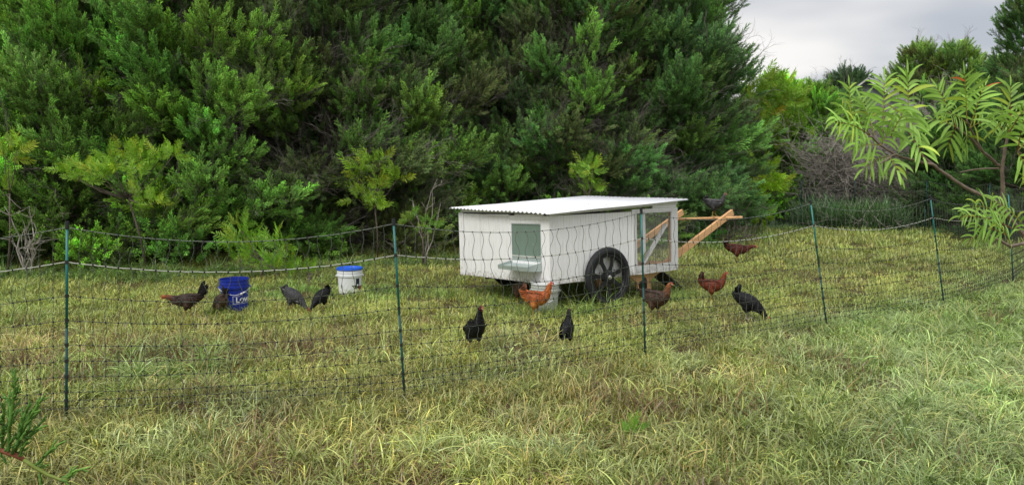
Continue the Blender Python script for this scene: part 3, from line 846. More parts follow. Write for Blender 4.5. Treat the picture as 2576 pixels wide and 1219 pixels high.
def hen(name_label, pos, yaw, pose, cols, scale=1.0, comb=.6, legcol=(.50, .34, .10), tail_scale=1.0, tail_w=1.0, bars=0.0, roll=0.0, z=None, hidden_legs=False):
    """cols: (head, neck, back, breast, tail)"""
    P_ = POSES[pose]; sp = P_['sp']
    root = empty('hen', (pos[0], pos[1], hz(pos[0], pos[1]) if z is None else z), (roll, 0, yaw))
    root.scale = (scale,) * 3
    tag(root, name_label, 'hen')
    # closed shells that overlap, fused into one skin by a voxel remesh
    m = MB()
    # smooth spine
    S = np.array(sp); tt = np.linspace(0, len(S) - 1, 40)
    C = np.stack([np.interp(tt, range(len(S)), S[:, k]) for k in range(4)], 1)
    for _ in range(2): C[1:-1] = (C[:-2] + 2 * C[1:-1] + C[2:]) / 4
    n = 16; vs = []; 
    for i in range(len(C)):
        d = C[min(i + 1, len(C) - 1), :2] - C[max(i - 1, 0), :2]; d = d / np.linalg.norm(d)
        nx, nz = -d[1], d[0]
        for k in range(n):
            a = 2 * math.pi * k / n
            vs.append((C[i, 0] + nx * C[i, 3] * math.sin(a), C[i, 2] * math.cos(a), C[i, 1] + nz * C[i, 3] * math.sin(a)))
    fs = [(i * n + k, (i + 1) * n + k, (i + 1) * n + (k + 1) % n, i * n + (k + 1) % n) for i in range(len(C) - 1) for k in range(n)]
    fs += [tuple(range(n)), tuple(range(len(C) * n - 1, (len(C) - 1) * n - 1, -1))]
    m.add(vs, fs)
    hx, hzz = P_['hip']
    for s in (-1, 1):
        st = .03 * s if pose in ('walk', 'stand') else .012 * s
        m.tube([(hx - .02, s * .040, hzz + .02), (hx - .012, s * .048, hzz - .045), (hx + .004 + st * .3, s * .046, hzz - .085)], [.046, .040, .016], 10)
        kx = hx + .006 + st * .4; fx = hx + .004 + st
        m.tube([(kx, s * .046, hzz - .075), (kx - .012, s * .046, max(.075, hzz - .10)), (fx, s * .046, .010)], [.0105, .0075, .0068], 8)
        for a in (-28, 0, 28, 180):
            L_ = .045 if a != 180 else .024
            m.tube([(fx, s * .046, .010), (fx + L_ * .6 * math.cos(R(a)), s * .046 + L_ * .6 * math.sin(R(a)), .009), (fx + L_ * math.cos(R(a)), s * .046 + L_ * math.sin(R(a)), .005)], [.0066, .0058, .0042], 6)
    tmp = m.obj('hen_body', M['hen'])
    rm = tmp.modifiers.new('skin', 'REMESH'); rm.mode = 'VOXEL'; rm.voxel_size = .0055
    sm = tmp.modifiers.new('smooth', 'SMOOTH'); sm.iterations = 3; sm.factor = .5
    dg = bpy.context.evaluated_depsgraph_get(); dg.update()
    me = bpy.data.meshes.new_from_object(tmp.evaluated_get(dg))
    me.name = 'hen_body'
    bpy.data.objects.remove(tmp)
    nvt = len(me.vertices); co = np.empty(nvt * 3, np.float32); me.vertices.foreach_get('co', co); co = co.reshape(-1, 3)
    d2 = ((co[:, None, 0] - C[None, :, 0]) ** 2 + (co[:, None, 2] - C[None, :, 1]) ** 2)
    t = d2.argmin(1) / (len(C) - 1)
    head, neck, back, breast, tailc = [np.array(c) for c in cols]
    ks = [0, .12, .35, .55, .66, .80, .90, 1.0]
    cc = [tailc, back * .9 + tailc * .1, back, back, neck * .5 + back * .5, neck, head, head]
    col = np.stack([np.interp(t, ks, [c[j] for c in cc]) for j in range(3)], 1)
    sz = np.interp(t, np.linspace(0, 1, len(C)), C[:, 1]); low = np.clip((sz - co[:, 2]) / .07, 0, 1) * (t < .8)
    col = col * (1 - low[:, None]) + breast[None] * low[:, None]
    pn = vnoise(co[:, 0] * 1.0 + co[:, 1], co[:, 2] + co[:, 1] * .5, .03, len(name_label))
    col *= (.72 + .56 * pn)[:, None]
    if bars:
        w = np.sin((co[:, 0] * .8 - co[:, 2] * .6) * 330 + 6 * pn) > .25
        col = np.where(w[:, None], col * (1 + 2.6 * bars), col)
    lg = (co[:, 2] < hzz - .088) & (np.abs(np.abs(co[:, 1]) - .046) < .05) & (t < .62 if pose != 'peck' else t < .58)
    if pose == 'peck': lg &= co[:, 0] < .07
    col[lg] = legcol
    ar = np.ones((nvt, 4), np.float32); ar[:, :3] = col
    for a_ in list(me.color_attributes): me.color_attributes.remove(a_)
    a_ = me.color_attributes.new('bc', 'FLOAT_COLOR', 'POINT'); a_.data.foreach_set('color', ar.ravel())
    me.polygons.foreach_set('use_smooth', [True] * len(me.polygons))
    # nudge feathers in and out a little
    nn = np.empty(nvt * 3, np.float32); me.vertices.foreach_get('normal', nn); nn = nn.reshape(-1, 3)
    amp = np.where(lg, 0, .0045)[:, None] * (vnoise(co[:, 0] + co[:, 1] * .7, co[:, 2] - co[:, 1] * .4, .016, 9) - .5)[:, None]
    me.vertices.foreach_set('co', (co + nn * amp).ravel()); me.update()
    if not me.materials: me.materials.append(M['hen'])
    bo = bpy.data.objects.new('body', me); COL.objects.link(bo); bo.parent = root
    # wings: three tiers of overlapping feathers
    wing_sp = [C[int(len(C) * q)] for q in (.16, .30, .48)]
    for s in (-1, 1):
        w = MB(); rr = random.Random(5 + s)
        a, b, c = wing_sp
        for tier in range(4):
            for k in range(7):
                u = k / 6
                x = c[0] * (1 - u) + a[0] * u + .012 * tier - .005
                zc_ = c[1] * (1 - u) + a[1] * u + .030 - .020 * tier
                yy = (c[2] * (1 - u) + a[2] * u) + .004 + .0018 * tier - .002 * k * .3
                w.col = tuple(np.array(cols[2]) * rr.uniform(.55, 1.5) * (1 if tier else .9) if not (bars and rr.random() < .45) else (.17, .17, .16))
                L_, W_ = .072 - .008 * tier, .019
                dxx, dzz = -.93, .22 - .12 * tier + (a[1] - c[1]) * 2
                pts = [(0, -.3), (.35, -.55), (.75, -.5), (1, 0), (.75, .5), (.35, .55), (0, .3)]
                vv = [(x + dxx * L_ * p, s * (yy - .012 * abs(q) - .006 * p), zc_ + dzz * L_ * p + q * W_) for p, q in pts] + [(x + dxx * L_ * .4, s * (yy + .005), zc_ + dzz * L_ * .4)]
                w.add(vv, [(i, i + 1, 7) for i in range(6)] + [(6, 0, 7)])
        w.obj('wing', M['hen'], root, smooth=True)
    # tail fan
    (tx0, tz0), ang, tl, tsp = P_['tail']; tl *= tail_scale
    w = MB(); rr = random.Random(3)
    for k in range(11):
        u = (k - 5) / 5
        aa = R(ang - 22 + 34 * abs(u) * .5 - 6 * (k % 2)); sy = math.copysign(.018 + .020 * abs(u), u) * tail_w * (1 if k % 2 else .5)
        L_ = tl * (1 - .28 * abs(u)) * rr.uniform(.9, 1.05)
        w.col = tuple(np.array(cols[4]) * rr.uniform(.5, 1.5))
        d = Vector((math.cos(aa), 0, math.sin(aa))); q = Vector((-math.sin(aa), 0, math.cos(aa)))
        o_ = Vector((tx0 + .03, sy * .4, tz0 - .012 + .01 * (k % 3)))
        pts = [(0, -.012), (.4, -.019), (.8, -.021), (1.0, -.006), (1.0, .008), (.8, .019), (.4, .017), (0, .012)]
        vv = [o_ + d * (L_ * p) + q * (h * (1.1 + tsp * 3)) + Vector((0, sy * p, -.02 * p * p)) for p, h in pts]
        vv.append(o_ + d * (L_ * .55) + Vector((0, sy * .55 + math.copysign(.004, u), 0)))
        w.add(vv, [(i, (i + 1) % 8, 8) for i in range(8)])
    w.obj('tail', M['hen'], root, smooth=True)
    # face
    bx, bz, bl, bd = P_['beak']
    m = MB(); m.tube([(bx - .008, 0, bz + .002), (bx + bl * .5, 0, bz + bd * .3), (bx + bl, 0, bz + bd)], [.0095, .0065, .001], 8); m.obj('beak', M['beak'], root, smooth=True)
    fwd = Vector((bl, 0, bd)).normalized(); up = Vector((-fwd.z, 0, fwd.x))
    hc = Vector((C[-5][0], 0, C[-5][1]))
    for s in (-1, 1):
        m = MB(); m.ball(tuple(hc + fwd * .006 + up * .006 + Vector((0, s * .0205, 0))), .0048, 8, 6); m.obj('eye', M['eye'], root, smooth=True)
        m = MB(); m.ball(tuple(hc + fwd * .010 + Vector((0, s * .0165, 0))), .007 + .006 * comb, 8, 6, (1, .45, .9)); m.obj('face_skin', M['comb'], root, smooth=True)
        m = MB(); m.ball(tuple(hc + fwd * .022 - up * .024 * (.5 + comb) + Vector((0, s * .006, 0))), .012 * (.15 + comb), 8, 6, (.7, .4, 1.2)); m.obj('wattle', M['comb'], root, smooth=True)
    m = MB()
    ch = .005 + .026 * comb; base = [hc + fwd * (.034 - .050 * i / 8) + up * (.020 if 1 < i < 8 else .013) for i in range(9)]
    tops = [b_ + up * (ch * (.3, .8, .45, 1, .5, 1, .5, .7, .2)[i]) for i, b_ in enumerate(base)]
    for sy in (-.003, .003): pass
    vv = [b_ + Vector((0, -.004, 0)) for b_ in base] + [b_ + Vector((0, .004, 0)) for b_ in base] + [t__ for t__ in tops]
    m.add(vv, [(i, i + 1, 18 + i + 1, 18 + i) for i in range(8)] + [(9 + i + 1, 9 + i, 18 + i, 18 + i + 1) for i in range(8)])
    m.obj('comb', M['comb'], root)
    return root

BLK = [(.022, .012, .012), (.007, .007, .008), (.006, .006, .007), (.006, .006, .007), (.005, .006, .007)]
ORG = [(.45, .125, .028), (.47, .13, .025), (.36, .09, .022), (.52, .20, .055), (.17, .07, .035)]
RED = [(.27, .065, .022), (.24, .052, .016), (.15, .030, .012), (.20, .055, .020), (.055, .018, .012)]
DRED = [(.10, .028, .014), (.13, .030, .015), (.085, .018, .010), (.10, .026, .014), (.03, .012, .010)]
BRN = [(.32, .125, .045), (.27, .098, .034), (.060, .034, .022), (.085, .042, .024), (.022, .018, .016)]
BRN2 = [(.30, .085, .022), (.26, .070, .020), (.045, .026, .019), (.058, .034, .022), (.014, .013, .014)]
BRN3 = [(.26, .08, .025), (.20, .060, .024), (.070, .045, .032), (.13, .085, .055), (.030, .025, .024)]
GRY = [(.08, .072, .065), (.055, .054, .05), (.026, .026, .027), (.03, .03, .029), (.02, .02, .021)]
def H(px, py): g = ground_at(px, py); return (g.x, g.y)

hen('dark brown hen with orange head walking left of the blue bucket', H(468, 800), R(183), 'walk', BRN2, .90, .25, tail_scale=1.1)
hen('brown hen with raised black tail facing away in front of the blue bucket', H(556, 792), R(140), 'peck', BRN3, .76, .2)
hen('grey barred hen feeding head down near the middle of the left grass', H(740, 782), R(-20), 'peck', GRY, .84, .3, bars=.8, tail_scale=.45)
hen('small black hen pecking with its tail towards the white bucket', H(808, 780), R(238), 'peck', BLK, .76, .2, tail_scale=.6)
hen('black hen standing tall with raised neck in long grass', H(1198, 888), R(-58), 'upright', BLK, .90, .25)
hen('small black hen seen from behind right of the taller black hen', H(1426, 872), R(70), 'upright', BLK, .74, .1, tail_scale=.5)
hen('orange hen standing in front of the grey-white bucket', H(1350, 799), R(-14), 'stand', ORG, .90, .75, tail_scale=.72)
hen('brown hen peering out between the coop and the grey-white bucket', (.12, 8.72), R(-60), 'upright', BRN, .95, .3)
hen('brown hen standing beside the fence post under the coop door', H(1650, 806), R(-40), 'stand', BRN, .96, .2, tail_scale=.95)
hen('bright red-brown hen standing on open grass right of the coop', H(1793, 757), R(-10), 'stand', RED, .84, .55, tail_scale=.85)
hen('black hen with red comb pecking at the right of the flock', H(1884, 806), R(-30), 'peck', BLK, .90, .6, legcol=(.55, .50, .42), tail_scale=.8)
hen('dark red hen foraging far off beyond the coop handles', H(1857, 662), R(-4), 'walk', DRED, 1.08, .3, tail_scale=.7)
ph = coop.matrix_basis @ Vector((3.18, .30, .605))
hen('grey speckled hen perched on the wooden pole of the coop', (ph.x - .01, ph.y), R(-20), 'stand', GRY, .76, .2, bars=.6, tail_scale=.6, z=ph.z)

# ================================================================ TREES
def spray(seed, L_=.24, tipc=(1.5, 1.65, 1.0), n=25, r=.0040, w=.8):
    rr = random.Random(seed); m = MB(); base = (.75, .72, .70)
    stem = [Vector((rr.uniform(-.01, .01) + .03 * math.sin(u * 2), rr.uniform(-.01, .01), L_ * u)) for u in [i / 8 for i in range(9)]]
    m.col = (.9, .75, .6); m.tube(stem, [.004] * 4 + [.003] * 5, 3, False)
    for k in range(n):
        u = .12 + .88 * k / (n - 1)
        i = min(7, int(u * 8)); p = stem[i].lerp(stem[i + 1], u * 8 - i)
        a = k * 2.4 + rr.uniform(-.5, .5)
        ln = (.34 * L_) * (1.05 - .62 * u) * rr.uniform(.7, 1.2)
        out_ = Vector((math.cos(a), math.sin(a) * w, rr.uniform(.95, 1.7))).normalized()
        q = p + out_ * ln + Vector((0, 0, .015))
        sh = .75 + .55 * u * rr.uniform(.8, 1.2)
        c0 = tuple(base[j] * sh for j in range(3)); c1 = tuple(tipc[j] * sh * rr.uniform(.85, 1.15) for j in range(3))
        for t in range(5):
            v = .2 + .8 * t / 4
            b = p.lerp(q, v * .92)
            sd_ = Vector((rr.uniform(-1, 1), rr.uniform(-1, 1), rr.uniform(.3, 1.3))).normalized()
            ln2 = ln * .42 * (1.15 - v * .4) * rr.uniform(.7, 1.2)
            e_ = b + (out_ * .7 + sd_ * .8).normalized() * ln2
            d = (e_ - b); s1 = d.cross(Vector((.3, .2, 1))).normalized() * r; s2 = d.cross(s1).normalized() * r
            mid = b + d * .55
            m.col = c0 if v < .5 else tuple((c0[j] + c1[j]) / 2 for j in range(3))
            k0 = len(m.v)
            m.add([b + s1 * .8, b - s1 * .5 + s2 * .8, b - s1 * .5 - s2 * .8, mid + s1 * 1.25, mid - s1 * .7 + s2 * 1.1, mid - s1 * .7 - s2 * 1.1, e_],
                  [(0, 1, 4, 3), (1, 2, 5, 4), (2, 0, 3, 5), (3, 4, 6), (4, 5, 6), (5, 3, 6)])
            m.c[k0 + 6] = c1
    return m

def twigs(seed, L_=.42):
    rr = random.Random(seed); m = MB(); m.col = (1, 1, 1)
    def rec(p, d, ln, r_, dep):
        pts = [p]; q = p.copy(); dd = d.copy()
        for i in range(4):
            dd = (dd + Vector((rr.uniform(-.3, .3), rr.uniform(-.3, .3), rr.uniform(-.15, .22)))).normalized(); q = q + dd * ln / 4; pts.append(q.copy())
        m.tube(pts, [r_, r_ * .9, r_ * .8, r_ * .65, r_ * .4], 3, False)
        if dep:
            for i in range(4):
                b = pts[1 + i % 4]; s = (dd + Vector((rr.uniform(-1, 1), rr.uniform(-1, 1), rr.uniform(-.5, .8)))).normalized()
                rec(b, s, ln * rr.uniform(.4, .65), r_ * .6, dep - 1)
    rec(Vector((0, 0, 0)), Vector((0, 0, 1)), L_, .0045, 2)
    return m

SPR = [proto('juniper_spray', spray(1), M['juniper']), proto('juniper_spray', spray(2, .27, n=25), M['juniper']),
       proto('juniper_spray', spray(3, .21, n=26, w=.95), M['juniper']), proto('juniper_spray', spray(4, .30, (1.8, 2.0, .9), n=22, r=.0036, w=.6), M['juniper']),
       proto('bare_twig', twigs(5), M['juniper']), proto('bare_twig', twigs(6, .5), M['juniper'])]

def limb_curve(p0, az, ln, el, rr, droop=.0, lift=.35):
    pts = [Vector(p0)]; d = Vector((math.cos(az) * math.cos(el), math.sin(az) * math.cos(el), math.sin(el)))
    n = 6
    for i in range(n):
        d = (d + Vector((rr.uniform(-.12, .12), rr.uniform(-.12, .12), lift * (i / n) * .5 - droop * .2))).normalized()
        pts.append(pts[-1] + d * (ln / n))
    return pts

def juniper(label, x, y, H_, Rm, seed, green=(.075, .125, .035), z0=.25, nb=95, per=40, group='junipers along the back of the clearing', dead=.07, top=1.6, name='juniper_tree',
            lean=0.0, brown=0.0, skirt=1.0, density_low=1.0, sc_=1.0, spread=.24, **_):
    rr = random.Random(seed); rg = np.random.default_rng(seed)
    root = empty(name, (x, y, hz(x, y) if abs(x) < 20 and y < 30 else 0)); tag(root, label, 'juniper tree', group)
    m = MB(); tp = [Vector((0, 0, -.1))]
    for i in range(8): tp.append(tp[-1] + Vector((rr.uniform(-.1, .1) + lean * H_ / 8, rr.uniform(-.1, .1), H_ * .95 / 8)))
    m.tube(tp, [.16, .14, .12, .105, .09, .07, .05, .035, .02], 8); m.obj('trunk', M['bark'], root, smooth=True)
    def axis(z):
        f = max(0, min(.999, z / (H_ * .95))) * 8; i = int(f); return tp[i].lerp(tp[i + 1], f - i)
    lm = MB(); P, D, S, I, T = [], [], [], [], []
    for b in range(nb):
        zf = (b + rr.random()) / nb
        z = z0 + (H_ * .97 - z0) * zf ** 1.05
        hh = z / H_
        Rz = Rm * max(.08, (1 - max(0, hh - .12) ** top / (.88 ** top))) * (skirt if hh < .15 else 1)
        az = b * 2.399 + rr.uniform(-.5, .5)
        ln = Rz * rr.uniform(.72, 1.22)
        el = R(rr.uniform(-6, 26) + 42 * hh ** 2)
        pts = limb_curve(axis(max(0, z - .25 * ln * hh)), az, ln, el, rr, .35 if hh < .25 else 0)
        lm.tube(pts, [.028 * (1 - .13 * i) * (1.2 - hh * .8) for i in range(7)], 4, False)
        n = int(per * (.35 + .85 * ln / Rm))
        clump = np.array(green) * np.exp(rg.normal(0, .16)) * np.array([1 + rg.normal(0, .08), 1, 1 + rg.normal(0, .08)]) * 1.14
        if rr.random() < .28: clump *= np.array([1.35, 1.28, .95])
        if rr.random() < .15 + brown: clump = clump * .42 + np.array([.085, .078, .058]) * .75
        ppts = np.array([list(q) for q in pts])
        t = rg.random(n) ** .62 * .72 + .30
        t = np.minimum(t, 1.02)
        f = np.clip(t * 6, 0, 5.999); i = f.astype(int); base = ppts[i] * (1 - (f - i))[:, None] + ppts[i + 1] * (f - i)[:, None]
        dirn = ppts[i + 1] - ppts[i]; dirn /= np.linalg.norm(dirn, axis=1, keepdims=True)
        off = rg.normal(0, 1, (n, 3)) * (spread * (1.15 - .75 * (t - .3)))[:, None] * np.array([1, 1, .6]) * (.5 + .5 * ln / Rm)
        pos = base + off
        pos[:, 2] = np.maximum(pos[:, 2], .06 + .1 * rg.random(n))
        dd = dirn * .9 + off / (np.linalg.norm(off, axis=1, keepdims=True) + .01) * .55 + rg.normal(0, .28, (n, 3)); dd[:, 2] += .50
        isd = rg.random(n) < dead * (2.2 - 2.0 * t) * (1.6 if hh < .4 else .5)
        idx = np.where(isd, rg.integers(4, 6, n), rg.integers(0, 4, n))
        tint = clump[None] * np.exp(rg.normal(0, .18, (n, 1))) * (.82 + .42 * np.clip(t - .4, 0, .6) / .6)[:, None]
        tint[isd] = np.array([.17, .155, .135]) * np.exp(rg.normal(0, .25, (isd.sum(), 1)))
        P.append(pos); D.append(dd); I.append(idx); T.append(tint); S.append(rg.uniform(.75, 1.35, n) * (.85 + .2 * (1 - hh)) * sc_)
    lm.obj('limbs', M['bark'], root, kind='stuff')
    P = np.concatenate(P); D = np.concatenate(D)
    rot = euler_from_dir(D, rg.random(len(P)) * 6.28)
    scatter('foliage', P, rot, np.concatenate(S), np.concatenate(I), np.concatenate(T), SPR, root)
    return root

GB, GM, GD, GY = (.150, .275, .080), (.130, .235, .085), (.108, .205, .090), (.15, .25, .055)
def JX(px, d): return (px - 1288) / FPX * d
JUN = [
 ('broad juniper filling the far left edge behind the pale sapling', -130, 12.9, 6.6, 2.1, GB, {}),
 ('bright green juniper behind the yellow-green sumac on the left', 230, 13.0, 7.4, 2.1, GB, {}),
 ('tall dense juniper behind the blue bucket', 520, 13.6, 7.8, 2.2, GB, {}),
 ('grey-brown juniper with bare inner twigs behind the white bucket', 800, 14.6, 8.2, 2.3, GM, dict(brown=.42, dead=.24)),
 ('juniper with a bright upper crown behind the second fence post', 1010, 15.6, 8.5, 2.3, GM, dict(brown=.08)),
 ('dark hollow-sided juniper behind the left end of the coop', 1215, 16.6, 8.8, 2.2, GD, dict(brown=.1)),
 ('juniper with dead inner branches behind the coop roof', 1430, 16.4, 8.6, 2.3, GM, dict(brown=.2, dead=.2)),
 ('pointed juniper at the right end of the row behind the perch', 1655, 16.8, 9.4, 1.85, GD, dict(top=2.3, lean=-.02, brown=-.1, per=125)),
]
for i, (lb, px, d, h, r_, g, kw) in enumerate(JUN):
    juniper(lb, JX(px, d), d, h, r_, 20 + i, g, nb=160, per=kw.pop('per', 84), **kw)
# second rank that closes the gaps
for i, (lb, px, d, h, r_) in enumerate([('juniper of the second rank seen in the gap at the top left corner', 170, 18, 8.2, 2.6), ('second-rank juniper between the two tall left junipers', 500, 18.5, 9.6, 2.7),
        ('second-rank juniper behind the grey-brown juniper', 830, 19.5, 10.2, 2.8), ('second-rank juniper behind the middle of the row', 1130, 20, 10.6, 2.8), ('second-rank juniper above the left half of the coop', 1390, 20.5, 10.4, 2.6),
        ('second-rank juniper above the right half of the coop', 1560, 21, 10.2, 2.2), ('second-rank juniper filling the dark hollow beside the pointed tree', 1700, 20.5, 8.0, 1.7), ('low second-rank juniper closing the hollow left of the middle', 660, 17.2, 5.0, 2.4), ('low second-rank juniper behind the bright sumac', 950, 18.2, 5.0, 2.4), ('low second-rank juniper behind the left coop corner', 1290, 19, 5.0, 2.3)]):
    juniper(lb, JX(px, d), d, h, r_, 60 + i, (.08, .155, .075), nb=110, per=74, sc_=1.5, skirt=1.2)
# right-hand side, beyond the far netting
juniper('light green cedar at the right of the sky gap near the lime shrub', JX(1945, 22.5), 22.5, 4.15, 1.5, 81, (.20, .37, .065), nb=80, per=60, group=None, top=2.6, brown=-.26)
juniper('bushy green cedar in front of the dead brush at its left side', JX(2035, 21.9), 21.9, 3.8, 1.35, 82, (.14, .27, .065), nb=80, per=60, group=None, top=3)
juniper('mid-green cedar above the dead brush left of the shed', JX(2110, 23.5), 23.5, 3.7, 1.3, 91, (.10, .19, .075), nb=80, per=50, group=None, sc_=1.1, top=2.8)
juniper('low dark cedar on the skyline right of the sky gap', JX(2135, 27), 27, 4.8, 1.8, 83, (.055, .105, .055), nb=70, per=50, group=None, sc_=1.3, top=2.5)
juniper('olive cedar on the skyline above the sumac', JX(2290, 27), 27, 5.7, 2.0, 84, (.13, .20, .06), nb=80, per=50, group=None, sc_=1.3, top=2.5)
juniper('rounded olive cedar beside the tall right juniper', JX(2410, 26), 26, 5.6, 2.2, 85, (.13, .22, .06), nb=80, per=50, group=None, sc_=1.3, top=2.5)
juniper('olive cedar filling the skyline left of the tall right juniper', JX(2490, 24.5), 24.5, 4.9, 1.7, 90, (.12, .21, .07), nb=80, per=50, group=None, sc_=1.2, top=2.8)
juniper('tall ragged juniper at the right edge of the sky', JX(2560, 19.5), 19.5, 6.4, 1.35, 86, (.065, .14, .05), nb=100, per=50, group=None, top=1.8)
juniper('dark low juniper behind the sumac trunk on the right', JX(2470, 17.8), 18.6, 3.3, 1.3, 87, (.055, .12, .045), nb=80, per=60, group=None, top=2.6)
juniper('dark juniper at the right edge behind the sumac leaves', JX(2640, 15.5), 15.8, 3.6, 1.3, 88, (.06, .13, .045), nb=80, per=60, group=None, top=2.6)
juniper('dense dark juniper closing the view behind the dead brush', JX(2300, 23.6), 23.6, 3.0, 1.9, 89, (.05, .09, .045), nb=70, per=50, group=None, top=3, sc_=1.2)

# ---------------------------------------------------------------- sumac
def leaflet(L_, W_, curve=.25, fold=.25, n=5):
    """lanceolate leaflet along +x from the origin, drooping to -z"""
    vs, fs = [], []
    for i in range(n + 1):
        u = i / n
        w = W_ * .5 * (math.sin(math.pi * min(1, u * .92 + .06)) ** .8) * (1 - .35 * u)
        if i == n: w = .0004
        x = L_ * u; z = -curve * L_ * u * u; 
        vs += [(x, -w, z + w * fold), (x, 0, z - w * fold * .6), (x, w, z + w * fold)]
    for i in range(n):
        a = i * 3; fs += [(a, a + 3, a + 4, a + 1), (a + 1, a + 4, a + 5, a + 2)]
    return vs, fs

def compound(seed, L_=.30, pairs=9, ll=.085, lw=.017, droop=.35, up=.2):
    """compound leaf along +x"""
    rr = random.Random(seed); m = MB()
    pts = [Vector((L_ * u, .01 * math.sin(u * 4), up * L_ * u - droop * L_ * u * u)) for u in [i / 8 for i in range(9)]]
    m.col = (.9, .62, .35); m.tube(pts, [.0022 - .00016 * i for i in range(9)], 3, False)
    for k in range(pairs * 2 + 1):
        u = .14 + .86 * (k // 2) / pairs if k < pairs * 2 else 1.0
        f = min(7.999, u * 8); i = int(f); p = pts[i].lerp(pts[i + 1], f - i)
        s = 1 if k % 2 else -1
        a = 0 if k == pairs * 2 else s * R(rr.uniform(52, 74) - 20 * u)
        l_ = ll * (1 - .35 * abs(u - .45)) * rr.uniform(.85, 1.1)
        vs, fs = leaflet(l_, lw * rr.uniform(.85, 1.1), rr.uniform(.15, .45))
        mtx = Matrix.Rotation(a, 4, 'Z') @ Matrix.Rotation(rr.uniform(-.3, .3), 4, 'X') @ Matrix.Rotation(rr.uniform(-.1, .25), 4, 'Y')
        b = rr.uniform(.8, 1.2); m.col = (b, b, b * .9)
        if rr.random() < .05: m.col = (1.25, .95, .6)
        m.add([p + mtx @ Vector(v) for v in vs], fs)
    return m
def leafz(mb):                       # turn so that the leaf grows along +z for the scatter
    mb.v = [(-z, y, x) for x, y, z in mb.v]; return mb
SUM = [proto('sumac_leaf', leafz(compound(s, .24, 8, .085, .020, .5, .25)), M['leaf']) for s in (1, 2, 3)]

def sumac_bush(label, base, clusters, seed, tint=(.28, .49, .06), per=13, bark='bark', name='sumac_shrub', sc_=1.0, rad=.16):
    """clusters: tips (x,y,z) world, each with a spray of compound leaves"""
    rr = random.Random(seed); rg = np.random.default_rng(seed)
    root = empty(name, base); tag(root, label, 'shrub')
    m = MB(); P, D, T, S = [], [], [], []
    stemtop = sum((Vector(c) for c in clusters), Vector()) / len(clusters) - Vector(base)
    fork = Vector((stemtop.x * .75, stemtop.y * .6, stemtop.z * .74))
    m.tube([Vector((0, 0, -.03)), fork * .5 + Vector((.02, .01, 0)), fork], [.016, .013, .011], 6)
    m.obj('stem', M[bark], root, smooth=True)
    for c in clusters:
        tip = Vector(c) - Vector(base)
        mid = fork.lerp(tip, .55) + Vector((rr.uniform(-.05, .05), 0, -.05))
        b = MB(); b.tube([fork, fork.lerp(mid, .5) + Vector((0, 0, -.01)), mid, tip], [.009, .0075, .006, .0035], 5); b.obj('branch', M[bark], root, smooth=True)
        n = per + rr.randint(-2, 3)
        for k in range(n):
            a = rr.uniform(0, 6.283); e_ = rr.uniform(-.35, 1.1)
            d = Vector((math.cos(a) * math.cos(e_), math.sin(a) * math.cos(e_), math.sin(e_) + .15))
            P.append(list(tip + d * rr.uniform(0, rad) * .8)); D.append(list(d))
            g = np.array(tint) * math.exp(rr.gauss(0, .18)) * np.array([1 + .35 * (rr.random() < .2), 1, 1])
            if rr.random() < .003: g = g * np.array([1.6, .85, .8])
            T.append(g); S.append(rr.uniform(.75, 1.2) * sc_)
    P = np.array(P); rot = euler_from_dir(np.array(D), rg.uniform(-.4, .4, len(P)) + math.pi)
    scatter('foliage', P, rot, np.array(S), rg.integers(0, 3, len(P)), np.array(T), SUM, root)
    return root
def C_(l, d): return [tuple(at(px, py, d + random.uniform(-.15, .15))) for px, py in l]

sumac_bush('yellow-green sumac spreading in front of the left junipers', gp(372, 690), C_([(165, 428), (205, 420), (200, 452), (250, 440), (270, 395), (268, 438), (312, 385), (345, 380), (335, 430), (362, 410), (402, 398), (436, 392), (362, 500), (388, 512), (290, 425), (232, 440), (180, 445), (350, 455)], 10.7), 101, per=9, rad=.10, sc_=.85, bark='bark')
sumac_bush('small sumac with pale stems at the left edge', gp(18, 700), C_([(15, 372), (42, 380), (20, 400), (5, 480)], 10.6), 102, (.28, .46, .06), per=6, rad=.12)
sumac_bush('sumac shrub growing just behind the blue bucket', gp(655, 702), C_([(600, 572), (612, 600), (600, 610), (652, 610), (640, 640), (690, 615), (705, 625), (730, 655), (660, 660), (690, 670), (600, 655), (720, 680)], 10.75), 103, (.22, .42, .055), per=8, rad=.12, sc_=.9)
sumac_bush('bright sumac standing above the second netting post', gp(950, 655), C_([(890, 440), (905, 425), (935, 415), (960, 420), (905, 460), (950, 470), (1000, 450), (990, 465), (965, 490), (920, 500), (940, 520), (900, 500)], 12.6), 104, (.28, .47, .05), per=8, rad=.14, sc_=1.05)
sumac_bush('tiny sumac sprout on the grass by the white bucket', gp(775, 708), C_([(760, 675), (780, 668), (800, 676), (775, 690)], 11.0), 105, (.24, .44, .05), per=6, rad=.05, sc_=.5)
sumac_bush('thin sapling with small leaf tufts left of the coop', gp(1062, 668), C_([(1030, 555), (1050, 548), (1080, 562), (1092, 575), (1060, 575)], 12.0), 106, (.18, .36, .06), per=6, rad=.08, sc_=.7)
sumac_bush('sumac tips showing above the middle of the coop roof', (JX(1480, 13.6), 13.6, 0), C_([(1470, 420), (1490, 430), (1478, 450), (1488, 475), (1450, 440)], 13.5), 107, (.22, .42, .05), per=7, rad=.10, sc_=.9)
sumac_bush('lime green shrub hanging over the far netting at the right end of the trees', (JX(1905, 18.2), 18.2, 0), C_([(1880, 432), (1905, 428), (1930, 440), (1950, 460), (1915, 468), (1890, 465), (1935, 485), (1905, 492), (1875, 450), (1890, 520), (1915, 555)], 18.0), 108, (.32, .52, .05), per=12, rad=.22, sc_=1.2)
